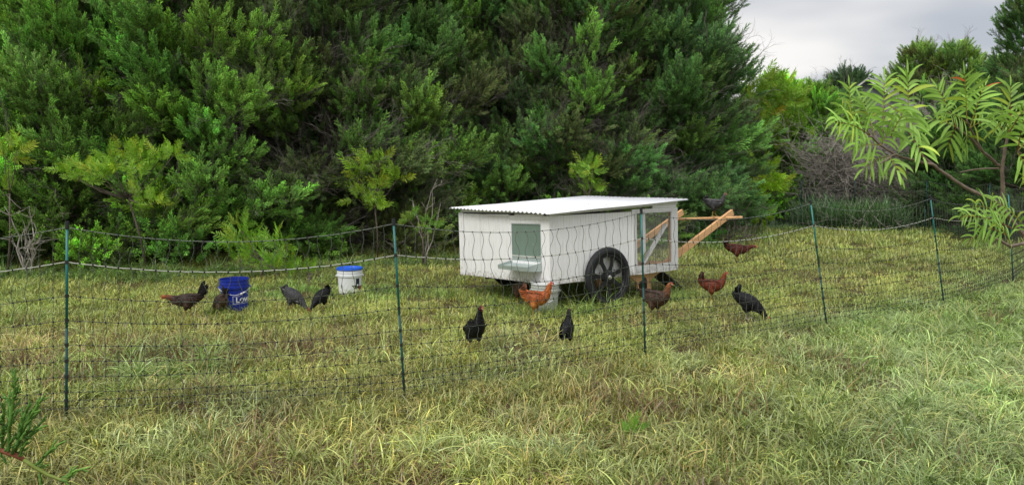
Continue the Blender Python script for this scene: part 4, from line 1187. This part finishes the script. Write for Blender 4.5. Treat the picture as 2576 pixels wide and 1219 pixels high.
sumac_bush('tall lime-topped sumac against the sky gap', (JX(1925, 21), 21, 0), C_([(1890, 225), (1910, 210), (1940, 215), (1965, 230), (1900, 250), (1935, 255), (1970, 260), (1880, 270), (1950, 290), (1910, 300), (1985, 250), (2000, 290), (1985, 330), (1940, 330), (1900, 335), (1875, 310), (1930, 370), (1970, 370), (2010, 330)], 21), 109, (.22, .38, .05), per=18, rad=.36, sc_=1.5, bark='bark')

sumac_bush('small bright weed among the brown grass in the near centre', gp(1591, 1100), C_([(1585, 1085), (1600, 1078), (1592, 1095)], ground_at(1591, 1100).y), 110, (.16, .34, .05), per=6, rad=.03, sc_=.35, name='weed')
# ---------------------------------------------------------------- bare saplings and dead brush
def bare(name, label, cat, base, stems, seed, mat_, r0=.012, dep=2, group=None, ln2=.35, nch=5):
    """stems: world tips"""
    rr = random.Random(seed); root = empty(name, base); tag(root, label, cat, group)
    tw = MB()
    for c in stems:
        tip = Vector(c) - Vector(base); pts = [Vector((0, 0, -.03))]
        for i in range(1, 7):
            u = i / 6; pts.append(tip * u + Vector((rr.uniform(-.05, .05), rr.uniform(-.05, .05), .08 * tip.length * math.sin(math.pi * u))) * (1 if i < 6 else 0))
        b = MB(); b.tube(pts, [r0 * (1 - .12 * i) for i in range(7)], 5); b.obj('stem', M[mat_], root, smooth=True)
        def rec(p, d, ln, r_, k):
            q = p.copy(); dd = d.copy(); pp = [p]
            for i in range(3):
                dd = (dd + Vector((rr.uniform(-.45, .45), rr.uniform(-.45, .45), rr.uniform(-.35, .35)))).normalized(); q = q + dd * ln / 3; pp.append(q.copy())
            tw.tube(pp, [r_, r_ * .8, r_ * .6, r_ * .3], 3, False)
            if k:
                for i in range(3): rec(pp[1 + i % 3], (dd + Vector((rr.uniform(-1, 1), rr.uniform(-1, 1), rr.uniform(-.7, .8)))).normalized(), ln * rr.uniform(.45, .8), r_ * .65, k - 1)
        for i in range(nch):
            j = rr.randint(1, 5); d = (pts[j + 1] - pts[j]).normalized()
            rec(pts[j], (d + Vector((rr.uniform(-1, 1), rr.uniform(-1, 1), rr.uniform(-.5, .7)))).normalized(), ln2 * rr.uniform(.6, 1.3), r0 * .5, dep)
    tw.obj('twigs', M[mat_], root, kind='stuff')
    return root
bare('dead_sapling', 'pale bare sapling at the left edge in front of the junipers', 'sapling', gp(75, 698), C_([(12, 520), (60, 575), (45, 610), (105, 590), (85, 560)], 10.7), 201, 'palebark', .016, 1, nch=3)
bare('dead_sapling', 'thin leafless sapling left of the coop rising over the netting', 'sapling', gp(1068, 668), C_([(1100, 450), (1038, 510), (1108, 512), (1085, 480)], 12.1), 202, 'palebark', .010, 1, nch=2, ln2=.2)
bare('dead_sapling', 'short dark forked sapling behind the coop handle', 'sapling', gp(1830, 618), C_([(1852, 540), (1838, 545), (1866, 555), (1900, 590)], 15.1), 203, 'bark', .018, 2, nch=4, ln2=.3)
def tips(x0, x1, y0, y1, n, d, seed):
    rr = random.Random(seed); return [tuple(at(rr.uniform(x0, x1), rr.uniform(y0, y1), d + rr.uniform(-1.0, 1.0))) for _ in range(n)]
bb_ = gp(2262, 572)
bare('dead_brush', 'tangled grey dead brush piled beyond the far netting', 'brush', (bb_.x, 20.6, 0), tips(2060, 2230, 390, 570, 34, 20.4, 5), 204, 'dead', .034, 3, nch=11, ln2=.9)
bare('dead_brush', 'brown dead juniper skeleton behind the sumac leaves', 'brush', (JX(2275, 21.2), 21.2, 0), tips(2190, 2345, 320, 550, 36, 21.0, 6), 205, 'dead', .036, 3, nch=11, ln2=.9)
bare('dead_brush', 'brown bare brush right of the sumac branch', 'brush', (JX(2380, 21.8), 21.8, 0), tips(2320, 2500, 300, 560, 30, 21.4, 7), 206, 'dead', .034, 3, nch=11, ln2=.9)
for i, (px, s) in enumerate(((2170, .42), (2205, .34), (2182, .3))):
    g = MB(); rr = random.Random(i); g.ball((0, 0, s * .35), s, 9, 7, (1.1, .8, .62))
    g.v = [(x * rr.uniform(.85, 1.15), y * rr.uniform(.85, 1.15), z * rr.uniform(.85, 1.15)) for x, y, z in g.v]
    o = g.obj('limestone_rock', M['stone'], None); o.location = (JX(px, 23.0 + i * .3), 23.0 + i * .3, .35 if i < 2 else .9)
    tag(o, ['largest pale rock showing through the dead brush', 'pale rock right of the largest one in the brush', 'pale rock lodged on top of the other two'][i], 'rock')

# ---------------------------------------------------------------- shed far off behind the sumac
def shed():
    y0 = 25.2; ap = at(2187, 199, y0); el = at(2146, 246, y0 + .2)
    root = empty('metal_shed', (ap.x, y0, 0), (0, 0, R(-38))); tag(root, 'grey-green metal shed with pale roof edges showing above the sumac', 'shed')
    h, he, w, L_ = ap.z, ap.z - .95, 1.25, 6.0
    m = MB(); m.add([(-w, 0, 0), (w, 0, 0), (w, 0, he), (0, 0, h), (-w, 0, he), (-w, L_, 0), (w, L_, 0), (w, L_, he), (0, L_, h), (-w, L_, he)],
                    [(0, 1, 2, 3, 4), (9, 8, 7, 6, 5), (0, 4, 9, 5), (1, 6, 7, 2)]); m.obj('wall', M['metalwall'], root)
    for s in (-1, 1):
        m = MB(); n = 24
        for i in range(n):
            a, b = i / n * (L_ + .3) - .15, (i + 1) / n * (L_ + .3) - .15
            m.hexa([(0, a, h + .02), (0, b, h + .02), (s * (w + .2), b, he - .13), (s * (w + .2), a, he - .13), (0, a, h + .05), (0, b - .03, h + .05), (s * (w + .2), b - .03, he - .10), (s * (w + .2), a, he - .10)])
        m.obj('roof', M['metalroof'], root)
        m = MB(); m.beam((0, -.18, h - .03), (s * (w + .22), -.18, he - .18), .03, .16, (0, 1, 0)); m.obj('roof_trim', M['trim'], root)
shed()


# ---------------------------------------------------------------- near sumac reaching in from the right
def near_sumac():
    rr = random.Random(9)
    root = empty('sumac_tree', (2.95, 3.45, 0)); tag(root, 'near sumac branch with long yellow-green leaflets reaching in from the right', 'sumac tree')
    o = root.location
    def px(l, d0, d1):
        n = len(l) - 1
        return [at(x, y, d0 + (d1 - d0) * i / n) - o for i, (x, y) in enumerate(l)]
    tr_ = [Vector((0, 0, -.05)), Vector((-.06, -.02, .45)), Vector((-.13, -.06, .85)), at(2650, 650, 3.38) - o]
    m = MB(); m.tube(tr_, [.030, .026, .022, .018], 8); m.obj('trunk', M['sumacbark'], root, smooth=True)
    def br(l, d0, d1, r0, r1, wob=.004):
        p = px(l, d0, d1); q = []
        for i in range(len(p) - 1):
            for k in range(4): q.append(p[i].lerp(p[i + 1], k / 4) + Vector((rr.uniform(-wob, wob) * .5, 0, rr.uniform(-wob, wob) * .5)) * (1 if k else .2))
        q.append(p[-1]); m = MB(); m.tube(q, [r0 + (r1 - r0) * i / (len(q) - 1) for i in range(len(q))], 7); m.obj('branch', M['sumacbark'], root, smooth=True)
    br([(2650, 650), (2576, 591), (2542, 550), (2524, 527), (2505, 506), (2431, 473), (2373, 434), (2346, 413), (2272, 397), (2251, 388), (2214, 365), (2190, 342)], 3.38, 3.05, .0100, .0036)
    br([(2346, 413), (2320, 392), (2295, 352)], 3.2, 3.1, .0065, .004)
    br([(2251, 388), (2235, 398), (2215, 412)], 3.1, 3.05, .004, .003)
    br([(2522, 522), (2523, 470), (2521, 423), (2528, 370), (2540, 330)], 3.28, 3.2, .0095, .005)
    br([(2521, 423), (2495, 400), (2473, 383), (2440, 345), (2405, 320)], 3.26, 3.15, .0075, .004)
    br([(2473, 383), (2440, 322), (2432, 300)], 3.2, 3.15, .005, .0035)
    br([(2521, 423), (2470, 425), (2415, 433)], 3.28, 3.3, .004, .0025)
    br([(2650, 590), (2576, 612), (2542, 619), (2489, 591)], 3.38, 3.25, .009, .005)
    br([(2650, 500), (2600, 420), (2560, 380)], 3.38, 3.2, .007, .004)
    LV = [((2193, 344), (2113, 268), 1.0), ((2190, 342), (2100, 308), 1.05), ((2222, 330), (2224, 200), 1.0), ((2285, 300), (2283, 187), .95), ((2140, 300), (2136, 214), .75), ((2200, 340), (2165, 250), .9),
          ((2231, 262), (2316, 335), 1.0), ((2287, 335), (2322, 395), 1.0), ((2238, 392), (2172, 425), .95), ((2238, 396), (2262, 440), .8), ((2214, 365), (2150, 372), .85), ((2240, 345), (2270, 290), .9), ((2195, 350), (2125, 345), 1.0),
          ((2215, 365), (2240, 330), .8), ((2405, 320), (2357, 222), .85), ((2405, 320), (2335, 300), .95), ((2432, 300), (2426, 186), .85), ((2440, 322), (2478, 215), .8), ((2432, 310), (2375, 285), .85), ((2405, 322), (2382, 372), .95),
          ((2435, 330), (2430, 375), .9), ((2440, 322), (2500, 300), .9), ((2540, 330), (2542, 215), .9), ((2540, 332), (2590, 262), .9), ((2546, 349), (2490, 300), .85), ((2560, 380), (2575, 300), .9), ((2560, 380), (2620, 330), .9), ((2540, 340), (2515, 280), .8),
          ((2548, 575), (2415, 545), .85), ((2520, 540), (2440, 518), .75), ((2530, 590), (2455, 570), .8), ((2545, 610), (2500, 560), .75), ((2570, 560), (2500, 505), .8), ((2575, 600), (2620, 540), .8), ((2489, 591), (2440, 600), .6), ((2590, 470), (2570, 440), .7), ((2560, 385), (2590, 440), .8)]
    cnt = 0
    for li, (b, t, s) in enumerate(LV):
        d = 3.12 + rr.uniform(-.12, .14)
        B_, T_ = at(b[0], b[1], d) - o, at(t[0], t[1], d + rr.uniform(-.10, .06)) - o
        al = (T_ - B_); Ln = al.length; aln = al.normalized()
        nrm = Vector((rr.uniform(-.35, .35), -1, rr.uniform(.1, .8))); nrm = (nrm - aln * nrm.dot(aln)).normalized(); side = aln.cross(nrm)
        rp = [B_ + al * u + Vector((0, 0, 1)) * (.07 * Ln * math.sin(math.pi * u)) for u in [i / 8 for i in range(9)]]
        m = MB(); m.col = (.34, .30, .06) if rr.random() < .7 else (.28, .12, .05); m.tube(rp, [.0024 - .0002 * i for i in range(9)], 5)
        lf = m.obj('leaf', M['leaf_near'], root)
        g0 = np.array([.25, .41, .085]) * math.exp(rr.gauss(0, .12)); 
        pairs = max(4, int(Ln / .021)); 
        for k in range(pairs * 2 + 1):
            u = .16 + .84 * (k // 2) / pairs if k < pairs * 2 else 1.0
            f = min(7.999, u * 8); i = int(f); p = rp[i].lerp(rp[i + 1], f - i)
            sg = 1 if k % 2 else -1
            d0 = (side * sg * (1.0 - .35 * u) + aln * (.25 + .75 * u) + nrm * rr.uniform(-.3, .6) + Vector((rr.gauss(0, .12), rr.gauss(0, .12), rr.gauss(0, .12)))) if k < pairs * 2 else aln
            L_ = .116 * s * (1.0 - .75 * abs(u - .45)) * rr.uniform(.75, 1.15); W_ = L_ * rr.uniform(.14, .19)
            dr = rr.uniform(.5, 2.6) if T_.z < B_.z + .12 else rr.uniform(.3, 1.0); q = p.copy(); vs = []; n = 6
            fold = rr.uniform(.1, .4)
            for j in range(n + 1):
                v = j / n; dd = (d0.normalized() + Vector((0, 0, -1)) * dr * v).normalized()
                wv = dd.cross(nrm + Vector((0, 0, .25)) * sg).normalized(); up_ = wv.cross(dd)
                hw = W_ * .5 * (math.sin(math.pi * min(1, v * .9 + .07)) ** .75) * (1 - .3 * v) if j < n else .0003
                vs += [q - wv * hw + up_ * hw * fold, q, q + wv * hw + up_ * hw * fold]
                q = q + dd * L_ / n
            c = g0 * math.exp(rr.gauss(0, .14))
            if rr.random() < .12: c = c * np.array([1.35, 1.05, .8])
            if rr.random() < .006: c = np.array([.55, .14, .05])
            fs = []
            for j in range(n): a = j * 3; fs += [(a, a + 3, a + 4, a + 1), (a + 1, a + 4, a + 5, a + 2)]
            mm = MB(); mm.col = tuple(c); mm.add(vs, fs)
            for j in range(n + 1): mm.c[j * 3 + 1] = tuple(c * 1.35)
            cnt += 1
            if cnt <= 300: mm.obj('leaflet', M['leaf_near'], lf, smooth=True)
            else:
                if 'rest' not in locals() or rest is None: rest = MB()
                k0 = len(rest.v); rest.add(mm.v, mm.f); rest.c[k0:] = mm.c
    if cnt > 300: rest.obj('leaflets', M['leaf_near'], root, smooth=True, kind='stuff')
near_sumac()

def near_sprig():
    rr = random.Random(4); D0 = .74
    root = empty('juniper_sapling', (-.80, .78, 0)); tag(root, 'close green juniper sprig on a reddish twig at the lower left corner', 'juniper')
    o = root.location
    m = MB(); m.tube([Vector((0, 0, -.03)), Vector((.02, 0, .6)), Vector((0, .01, 1.1)), Vector((.03, 0, 1.45)), Vector((.05, 0, 1.62))], [.014, .011, .009, .006, .003], 8); m.obj('trunk', M['bark'], root, smooth=True)
    def P3(x, y, dz=0): return at(x, y, D0 + dz) - o
    tw = [Vector((.03, 0, 1.36)), P3(-60, 1122), P3(0, 1131), P3(35, 1142), P3(60, 1155)]
    m = MB(); m.tube(tw, [.0042, .0032, .0028, .0025, .0021], 8); m.obj('twig', M['redtwig'], root, smooth=True)
    m = MB(); m.col = (.20, .26, .05)
    m.tube([P3(60, 1155), P3(80, 1169), P3(120, 1193), P3(154, 1206), P3(175, 1203)], [.0021, .0019, .0017, .0016, .0013], 6); m.obj('twig', M['sprig'], root, smooth=True)
    G1, G2 = np.array([.075, .18, .030]), np.array([.22, .40, .06])
    def shoot(a, b, seed, fat=1.0, side=True, bright=.3, nb=None):
        r2 = random.Random(seed); m = MB(); a, b = Vector(a), Vector(b); L_ = (b - a).length
        pts = [a.lerp(b, i / 10) + Vector((r2.uniform(-1, 1), r2.uniform(-1, 1), r2.uniform(-1, 1))) * .0006 + Vector((0, 0, .04 * L_ * math.sin(math.pi * i / 10))) for i in range(11)]
        def seg(pp, r_, c0, c1):
            # overlapping scale leaves: a beaded, tapering cord
            n = max(4, int((pp[-1] - pp[0]).length / .0022)); q = []; rad = []
            for i in range(n * 2 + 1):
                f = i / (n * 2) * (len(pp) - 1); j = min(len(pp) - 2, int(f)); q.append(pp[j].lerp(pp[j + 1], f - j))
                rad.append(r_ * (1.12 if i % 2 else .82) * (1 - .55 * (i / (n * 2)) ** 3))
            k0 = len(m.v); m.tube(q, rad, 6)
            for i in range(len(m.v) - k0): u = (i // 6) / len(q); m.c[k0 + i] = tuple(c0 * (1 - u) + c1 * u)
        t1 = G1 * (1 - bright) + G2 * bright
        seg(pts, .0016 * fat, G1, t1 * 1.3)
        if side:
            k = nb or max(3, int(L_ / .0065))
            for i in range(k):
                u = .08 + .86 * i / k; f = u * 10; j = int(f); p = pts[j].lerp(pts[j + 1], f - j)
                ax = (pts[j + 1] - pts[j]).normalized(); an = i * 2.3 + r2.uniform(-.5, .5)
                lat = Vector((math.cos(an), math.sin(an) * .7, 0)); lat = (lat - ax * lat.dot(ax)).normalized()
                d = (ax * r2.uniform(.9, 1.3) + lat * r2.uniform(.6, .95)).normalized(); l2 = r2.uniform(.006, .015) * (1.15 - .6 * u) * fat
                e_ = [p, p + d * l2 * .5, p + (d + ax * .25).normalized() * l2]
                seg(e_, .00125 * fat, G1 * r2.uniform(.8, 1.3), t1 * r2.uniform(.8, 1.5))
        m.obj('shoot', M['sprig'], root, smooth=True)
    S_ = [((22, 1135), (40, 926), 1, .25), ((30, 1140), (114, 990), 1, .3), ((40, 1120), (76, 1006), 1, .2), ((45, 1143), (118, 1044), 1, .2), ((50, 1100), (118, 1070), .9, .35), ((5, 1130), (12, 1010), 1, .2), ((-30, 1128), (-5, 1040), 1, .2), ((10, 1075), (62, 1020), .9, .15),
          ((20, 1050), (25, 975), .9, .2), ((60, 1060), (100, 1015), .9, .4), ((12, 1133), (50, 1085), .9, .2), ((-40, 1125), (20, 1075), 1, .2), ((30, 1010), (52, 975), .8, .2), ((28, 1030), (8, 990), .8, .2), ((48, 1150), (70, 1108), .8, .3), ((0, 1132), (-20, 1170), .8, .3), ((-10, 1130), (18, 1165), .8, .3),
          ((88, 1172), (162, 1108), .9, .35), ((92, 1176), (125, 1168), .7, .6), ((150, 1205), (228, 1172), .95, .8), ((165, 1206), (195, 1180), .8, .7), ((100, 1185), (104, 1235), .8, .5), ((155, 1206), (180, 1225), .7, .5), ((35, 1143), (62, 1090), .9, .2), ((70, 1080), (90, 1030), .8, .3), ((85, 1050), (105, 1000), .8, .3), ((-5, 1100), (30, 1060), .9, .15), ((-20, 1090), (5, 1055), .9, .2)]
    for i, (a, b, f, br_) in enumerate(S_):
        shoot(P3(a[0], a[1], rr.uniform(-.012, .012)), P3(b[0], b[1], rr.uniform(-.02, .02)), 50 + i, f, True, br_)
M['redtwig'] = mat('red_brown_twig', (.26, .09, .045), .6, bump=.4, bscale=300, var=.3, vscale=60)
near_sprig()

# ================================================================ GRASS
def blades(seed, n, h, rad, w, lean, curl, segs=4, lodge=0.0, hv=.35, cv=.34, straw=.15):
    """a patch of n curved blades; lean: mean tilt from upright, curl: how far the tip bends over"""
    rr = random.Random(seed); m = MB()
    for _ in range(n):
        a0 = rr.uniform(0, 6.283); r_ = rad * math.sqrt(rr.random()); p = Vector((r_ * math.cos(a0), r_ * math.sin(a0), -.01))
        az = rr.uniform(0, 6.283) if rr.random() > lodge else rr.gauss(.6, .5)
        L_ = h * min(1.55, math.exp(rr.gauss(0, hv))); th = abs(rr.gauss(lean, lean * .6 + .05)); cu = curl * rr.uniform(.4, 1.5)
        face = az + rr.uniform(-.9, .9)
        sd = Vector((-math.sin(face), math.cos(face), rr.uniform(-.3, .3))).normalized(); ww = w * rr.uniform(.6, 1.25)
        b = math.exp(rr.gauss(0, cv))
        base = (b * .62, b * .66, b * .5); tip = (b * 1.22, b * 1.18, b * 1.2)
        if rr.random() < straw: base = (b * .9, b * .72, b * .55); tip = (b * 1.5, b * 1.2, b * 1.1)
        vs = []; cs = []
        for i in range(segs + 1):
            u = i / segs; hw = ww * .5 * (1 - u ** 2.2) + .0003
            vs += [p - sd * hw, p + sd * hw]
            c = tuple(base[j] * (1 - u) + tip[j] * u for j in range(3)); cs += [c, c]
            t = min(th + cu * u, 2.5)
            p = p + Vector((math.cos(az) * math.sin(t), math.sin(az) * math.sin(t), math.cos(t))) * (L_ / segs)
        k0 = len(m.v); m.add(vs, [(2 * i, 2 * i + 1, 2 * i + 3, 2 * i + 2) for i in range(segs)])
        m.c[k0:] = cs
    return proto('grass_patch', m, M['grass'])

GR = [blades(11, 80, .085, .15, .0066, .60, 1.5, 4), blades(12, 80, .070, .16, .0060, .8, 1.2, 3),                # 0,1 short turf
      blades(13, 56, .135, .14, .0072, .60, 2.1, 5, lodge=.35), blades(14, 56, .155, .15, .0076, .75, 2.0, 5, lodge=.6),     # 2,3 medium, half lodged
      blades(15, 54, .28, .07, .0086, .38, 2.2, 7, straw=.05), blades(16, 44, .32, .06, .0094, .30, 2.1, 7, straw=.05),   # 4,5 tall arching clumps
      blades(17, 60, .16, .17, .0060, 1.2, .7, 4, lodge=.5, straw=.5), blades(18, 60, .12, .16, .0056, 1.3, .5, 3, straw=.6),  # 6,7 dead thatch
      blades(19, 60, .12, .13, .013, .6, 1.0, 3, straw=.05), blades(20, 50, .34, .12, .012, .3, 1.0, 4, straw=.05)]          # 8,9 broad, for far off

def grass():
    rg = np.random.default_rng(5)
    P, I, T, S, D = [], [], [], [], []
    def region(y0, y1, dens, margin=1.6):
        area_max = (y1 - y0) * (2 * (.70 * y1 + margin)); n = int(area_max * dens)
        y = rg.uniform(y0, y1, n); x = rg.uniform(-1, 1, n) * (.70 * y1 + margin)
        k = np.abs(x) < .70 * y + margin
        return x[k], y[k]
    def put(x, y, idx, tint, s, tilt=.12):
        n = len(x)
        P.append(np.stack([x, y, hgt(x, y) - .008], 1)); I.append(idx); T.append(tint); S.append(s)
        d = rg.normal(0, tilt, (n, 3)); d[:, 2] = 1; D.append(d)
    def fence_y(x):           # line of the near netting
        return np.interp(x, [-5, -2.8, -.75, 1.12, 3.12, 4.91, 6.9, 8.9], [4.4, 4.83, 5.38, 6.46, 7.6, 8.73, 10.5, 12.9])
    def mixc(a, b, t): t = np.clip(t, 0, 1)[:, None]; return np.array(a) * (1 - t) + np.array(b) * t
    YG, GRN, SAGE, OLV, STR, BRN_, DK = (.37, .415, .115), (.21, .355, .085), (.38, .47, .21), (.29, .31, .095), (.46, .42, .19), (.155, .100, .058), (.13, .25, .12)
    def colour(x, y):
        inside = np.clip((y - fence_y(x) - .1) / .8, 0, 1)
        n1 = vnoise(x, y, 1.3, 1); n2 = vnoise(x, y, .45, 2); n3 = vnoise(x, y, 3.1, 5)
        c_in = mixc(YG, GRN, (n1 - .50) * 1.6 + (n3 - .5) * .8)
        c_in = c_in * (1 - np.clip((n2 - .62) * 1.5, 0, .6))[:, None] + np.array(OLV) * np.clip((n2 - .62) * 1.5, 0, .6)[:, None]
        c_out = mixc(OLV, YG, n1 * 1.2 - .1)
        right = np.clip((x - .9 - (y - 4) * .28) / 1.3, 0, 1)
        c_out = c_out * (1 - .75 * right)[:, None] + mixc(GRN, SAGE, n1 * .8 - .05)[:] * (.75 * right)[:, None]
        sg = np.clip((n2 - .56) * 4, 0, 1) * .6
        c_out = c_out * (1 - sg)[:, None] + np.array(SAGE) * sg[:, None]
        c = c_out * (1 - inside)[:, None] + c_in * inside[:, None]
        far = np.clip((y - 18.2) / 1.5, 0, 1) * np.clip((x - 3) / 2, 0, 1)
        c = c * (1 - far)[:, None] + np.array(DK) * far[:, None]
        c = c * np.exp(rg.normal(0, .16, len(x)))[:, None] * (.78 + .44 * vnoise(x, y, .8, 31))[:, None] * (1 + rg.normal(0, .05, (len(x), 3)))
        return c, inside, right, n1, n2
    # under-layer of short turf everywhere
    for y0, y1, dens, s0 in ((2.6, 6, 60, 1.0), (6, 10, 46, 1.0), (10, 15, 30, 1.05), (15, 21, 20, 1.1)):
        x, y = region(y0, y1, dens); c, ins, rt, n1, n2 = colour(x, y)
        big = y > 12
        idx = np.where(big & (rg.random(len(x)) < .5), 8, rg.integers(0, 2, len(x)))
        put(x, y, idx, c, rg.uniform(.8, 1.35, len(x)) * s0)
    x, y = region(21, 42, 5, 2); c, *_ = colour(x, y); put(x, y, np.full(len(x), 8), c, rg.uniform(1.4, 2.4, len(x)))
    # medium, half-lodged grass
    for y0, y1, dens in ((2.6, 5.5, 72), (5.5, 8, 42), (8, 12, 14)):
        x, y = region(y0, y1, dens); c, ins, rt, n1, n2 = colour(x, y)
        keep = rg.random(len(x)) < np.clip(1.0 - .72 * ins * (y > 7.6) - .25 * ins, .12, 1) * (1 - .75 * (vnoise(x, y, .38, 21) < .34)) * (1 - .85 * (vnoise(x, y, .55, 8) > .60) * (rt < .5))
        x, y, c, ins, n2 = x[keep], y[keep], c[keep], ins[keep], n2[keep]
        put(x, y, rg.integers(2, 4, len(x)), c * 1.05, rg.uniform(.6, 1.15, len(x)) * (1 - .3 * ins), .22)
    # dead thatch and brown patches, outside the net mostly
    x, y = region(2.6, 8.2, 60); c, ins, rt, n1, n2 = colour(x, y)
    th = vnoise(x, y, .55, 8)
    keep = rg.random(len(x)) < (np.clip((th - .42) * 3.2, .10, 1) * (1 - .75 * rt) * (1 - .8 * ins * (y > 7)))
    x, y, th = x[keep], y[keep], th[keep]
    tc_ = mixc(STR, BRN_, (th - .52) * 4 + rg.normal(0, .3, len(x))); put(x, y, rg.integers(6, 8, len(x)), tc_ * np.exp(rg.normal(0, .2, len(x)))[:, None], rg.uniform(.7, 1.2, len(x)), .15)
    # tall arching clumps
    x, y = region(2.7, 8.2, 23); c, ins, rt, n1, n2 = colour(x, y)
    cl_ = vnoise(x, y, .60, 12)
    pr = np.clip((cl_ - .56) * 4.5, 0, 1) * (.45 + .55 * rt) + .42 * rt * (y < 7.5)
    band = np.exp(-((x + .9) / 1.5) ** 2 - ((y - 6.3) / .7) ** 2); pr = pr + band * .95
    pr = pr * np.where((ins > .5) & (y > 7.4), .15, 1)
    pr = pr * np.where((np.abs(x - .0) < 2.9) & (y < 5.0) & (rt < .2), .65, 1)
    keep = rg.random(len(x)) < pr
    x, y, c = x[keep], y[keep], c[keep]
    sg = rg.random(len(x))[:, None]; c = c * (1 - .6 * sg) + np.array(SAGE) * .95 * .6 * sg
    put(x, y, rg.integers(4, 6, len(x)), c, rg.uniform(.45, .95, len(x)), .25)
    # scattered sedge tufts inside the net, and rank grass along the foot of the trees
    x, y = region(7.5, 15, 1.4); c, *_ = colour(x, y); put(x, y, rg.integers(4, 6, len(x)), c * np.array([.8, 1.0, .9]), rg.uniform(.28, .55, len(x)), .3)
    n = 900; u = rg.uniform(-8.5, 1.0, n)
    yb = np.interp(u, [-8.5, -6.5, -4.5, -2.6, 0, 3], [10.9, 10.9, 11.0, 12.2, 13.2, 15]) + rg.normal(0, .28, n)
    put(u, yb, rg.choice([2, 3, 4, 5], n, p=[.35, .35, .2, .1]), mixc(GRN, (.07, .12, .035), rg.random(n)), rg.uniform(.5, .95, n), .3)
    # round the coop and under it: longer, greener, untrampled
    n = 320; lx = rg.uniform(-.35, 2.3, n); ly = rg.uniform(-.12, 1.9, n); cs, sn = math.cos(.65), math.sin(.65)
    x = .415 + lx * cs - ly * sn; y = 8.165 + lx * sn + ly * cs
    put(x, y, rg.choice([2, 3, 4], n), mixc(GRN, YG, rg.random(n) * .6), rg.uniform(.4, .75, n), .3)
    for o_ in [q for q in bpy.data.objects if q.get('category') == 'bucket']:
        n = 26; a = rg.uniform(0, 6.283, n); rr_ = rg.uniform(.165, .30, n)
        x = o_.location.x + rr_ * np.cos(a); y = o_.location.y + rr_ * np.sin(a)
        put(x, y, rg.choice([2, 3, 4], n, p=[.4, .4, .2]), mixc(YG, GRN, rg.random(n)), rg.uniform(.5, .8, n) * 1.35, .25)
    n = 70; lx = rg.uniform(-.3, 2.2, n); ly = rg.uniform(-.30, -.08, n); cs, sn = math.cos(.65), math.sin(.65)
    put(.415 + lx * cs - ly * sn, 8.165 + lx * sn + ly * cs, rg.choice([2, 3, 4, 5], n), mixc(GRN, YG, rg.random(n)), rg.uniform(.5, .9, n), .3)
    # tall blue-green stand beyond the far net at the right
    n = 2600; x = rg.uniform(7.6, 16, n); y = rg.uniform(18.6, 24, n)
    y = np.maximum(y, 18.4 + np.maximum(0, 9.2 - x) * .8)
    put(x, y, np.full(n, 9), mixc(DK, (.12, .21, .08), vnoise(x, y, .8, 4) + rg.normal(0, .2, n)), rg.uniform(1.1, 2.0, n), .15)
    P_, D_ = np.concatenate(P), np.concatenate(D)
    Sx = np.concatenate(S); I0 = np.concatenate(I)
    # the net was laid on a trodden strip, and the flock keeps its own ground short
    df = P_[:, 1] - fence_y(P_[:, 0])
    strip = np.exp(-((df + .05) / .42) ** 2)
    Sx = Sx * (1 - .45 * strip * (I0 >= 2))
    Sx = Sx * np.where((df > .3) & (P_[:, 1] > 7.2) & (P_[:, 1] < 15) & (P_[:, 0] > -5), .84, 1)
    # keep clear of buckets
    keep = np.ones(len(P_), bool)
    for o in bpy.data.objects:
        if o.get('category') == 'bucket':
            keep &= (P_[:, 0] - o.location.x) ** 2 + (P_[:, 1] - o.location.y) ** 2 > .15 ** 2
    P_, D_, Sx = P_[keep], D_[keep], Sx[keep]; I_ = np.concatenate(I)[keep]; T_ = np.concatenate(T)[keep]
    o = scatter('grass', P_, euler_from_dir(D_, rg.uniform(0, 6.283, len(P_))), Sx, I_, T_, GR)
    tag(o, 'yellow-green meadow grass with straw and sage coloured clumps', 'grass')
    print('grass patches', len(P_))
grass()
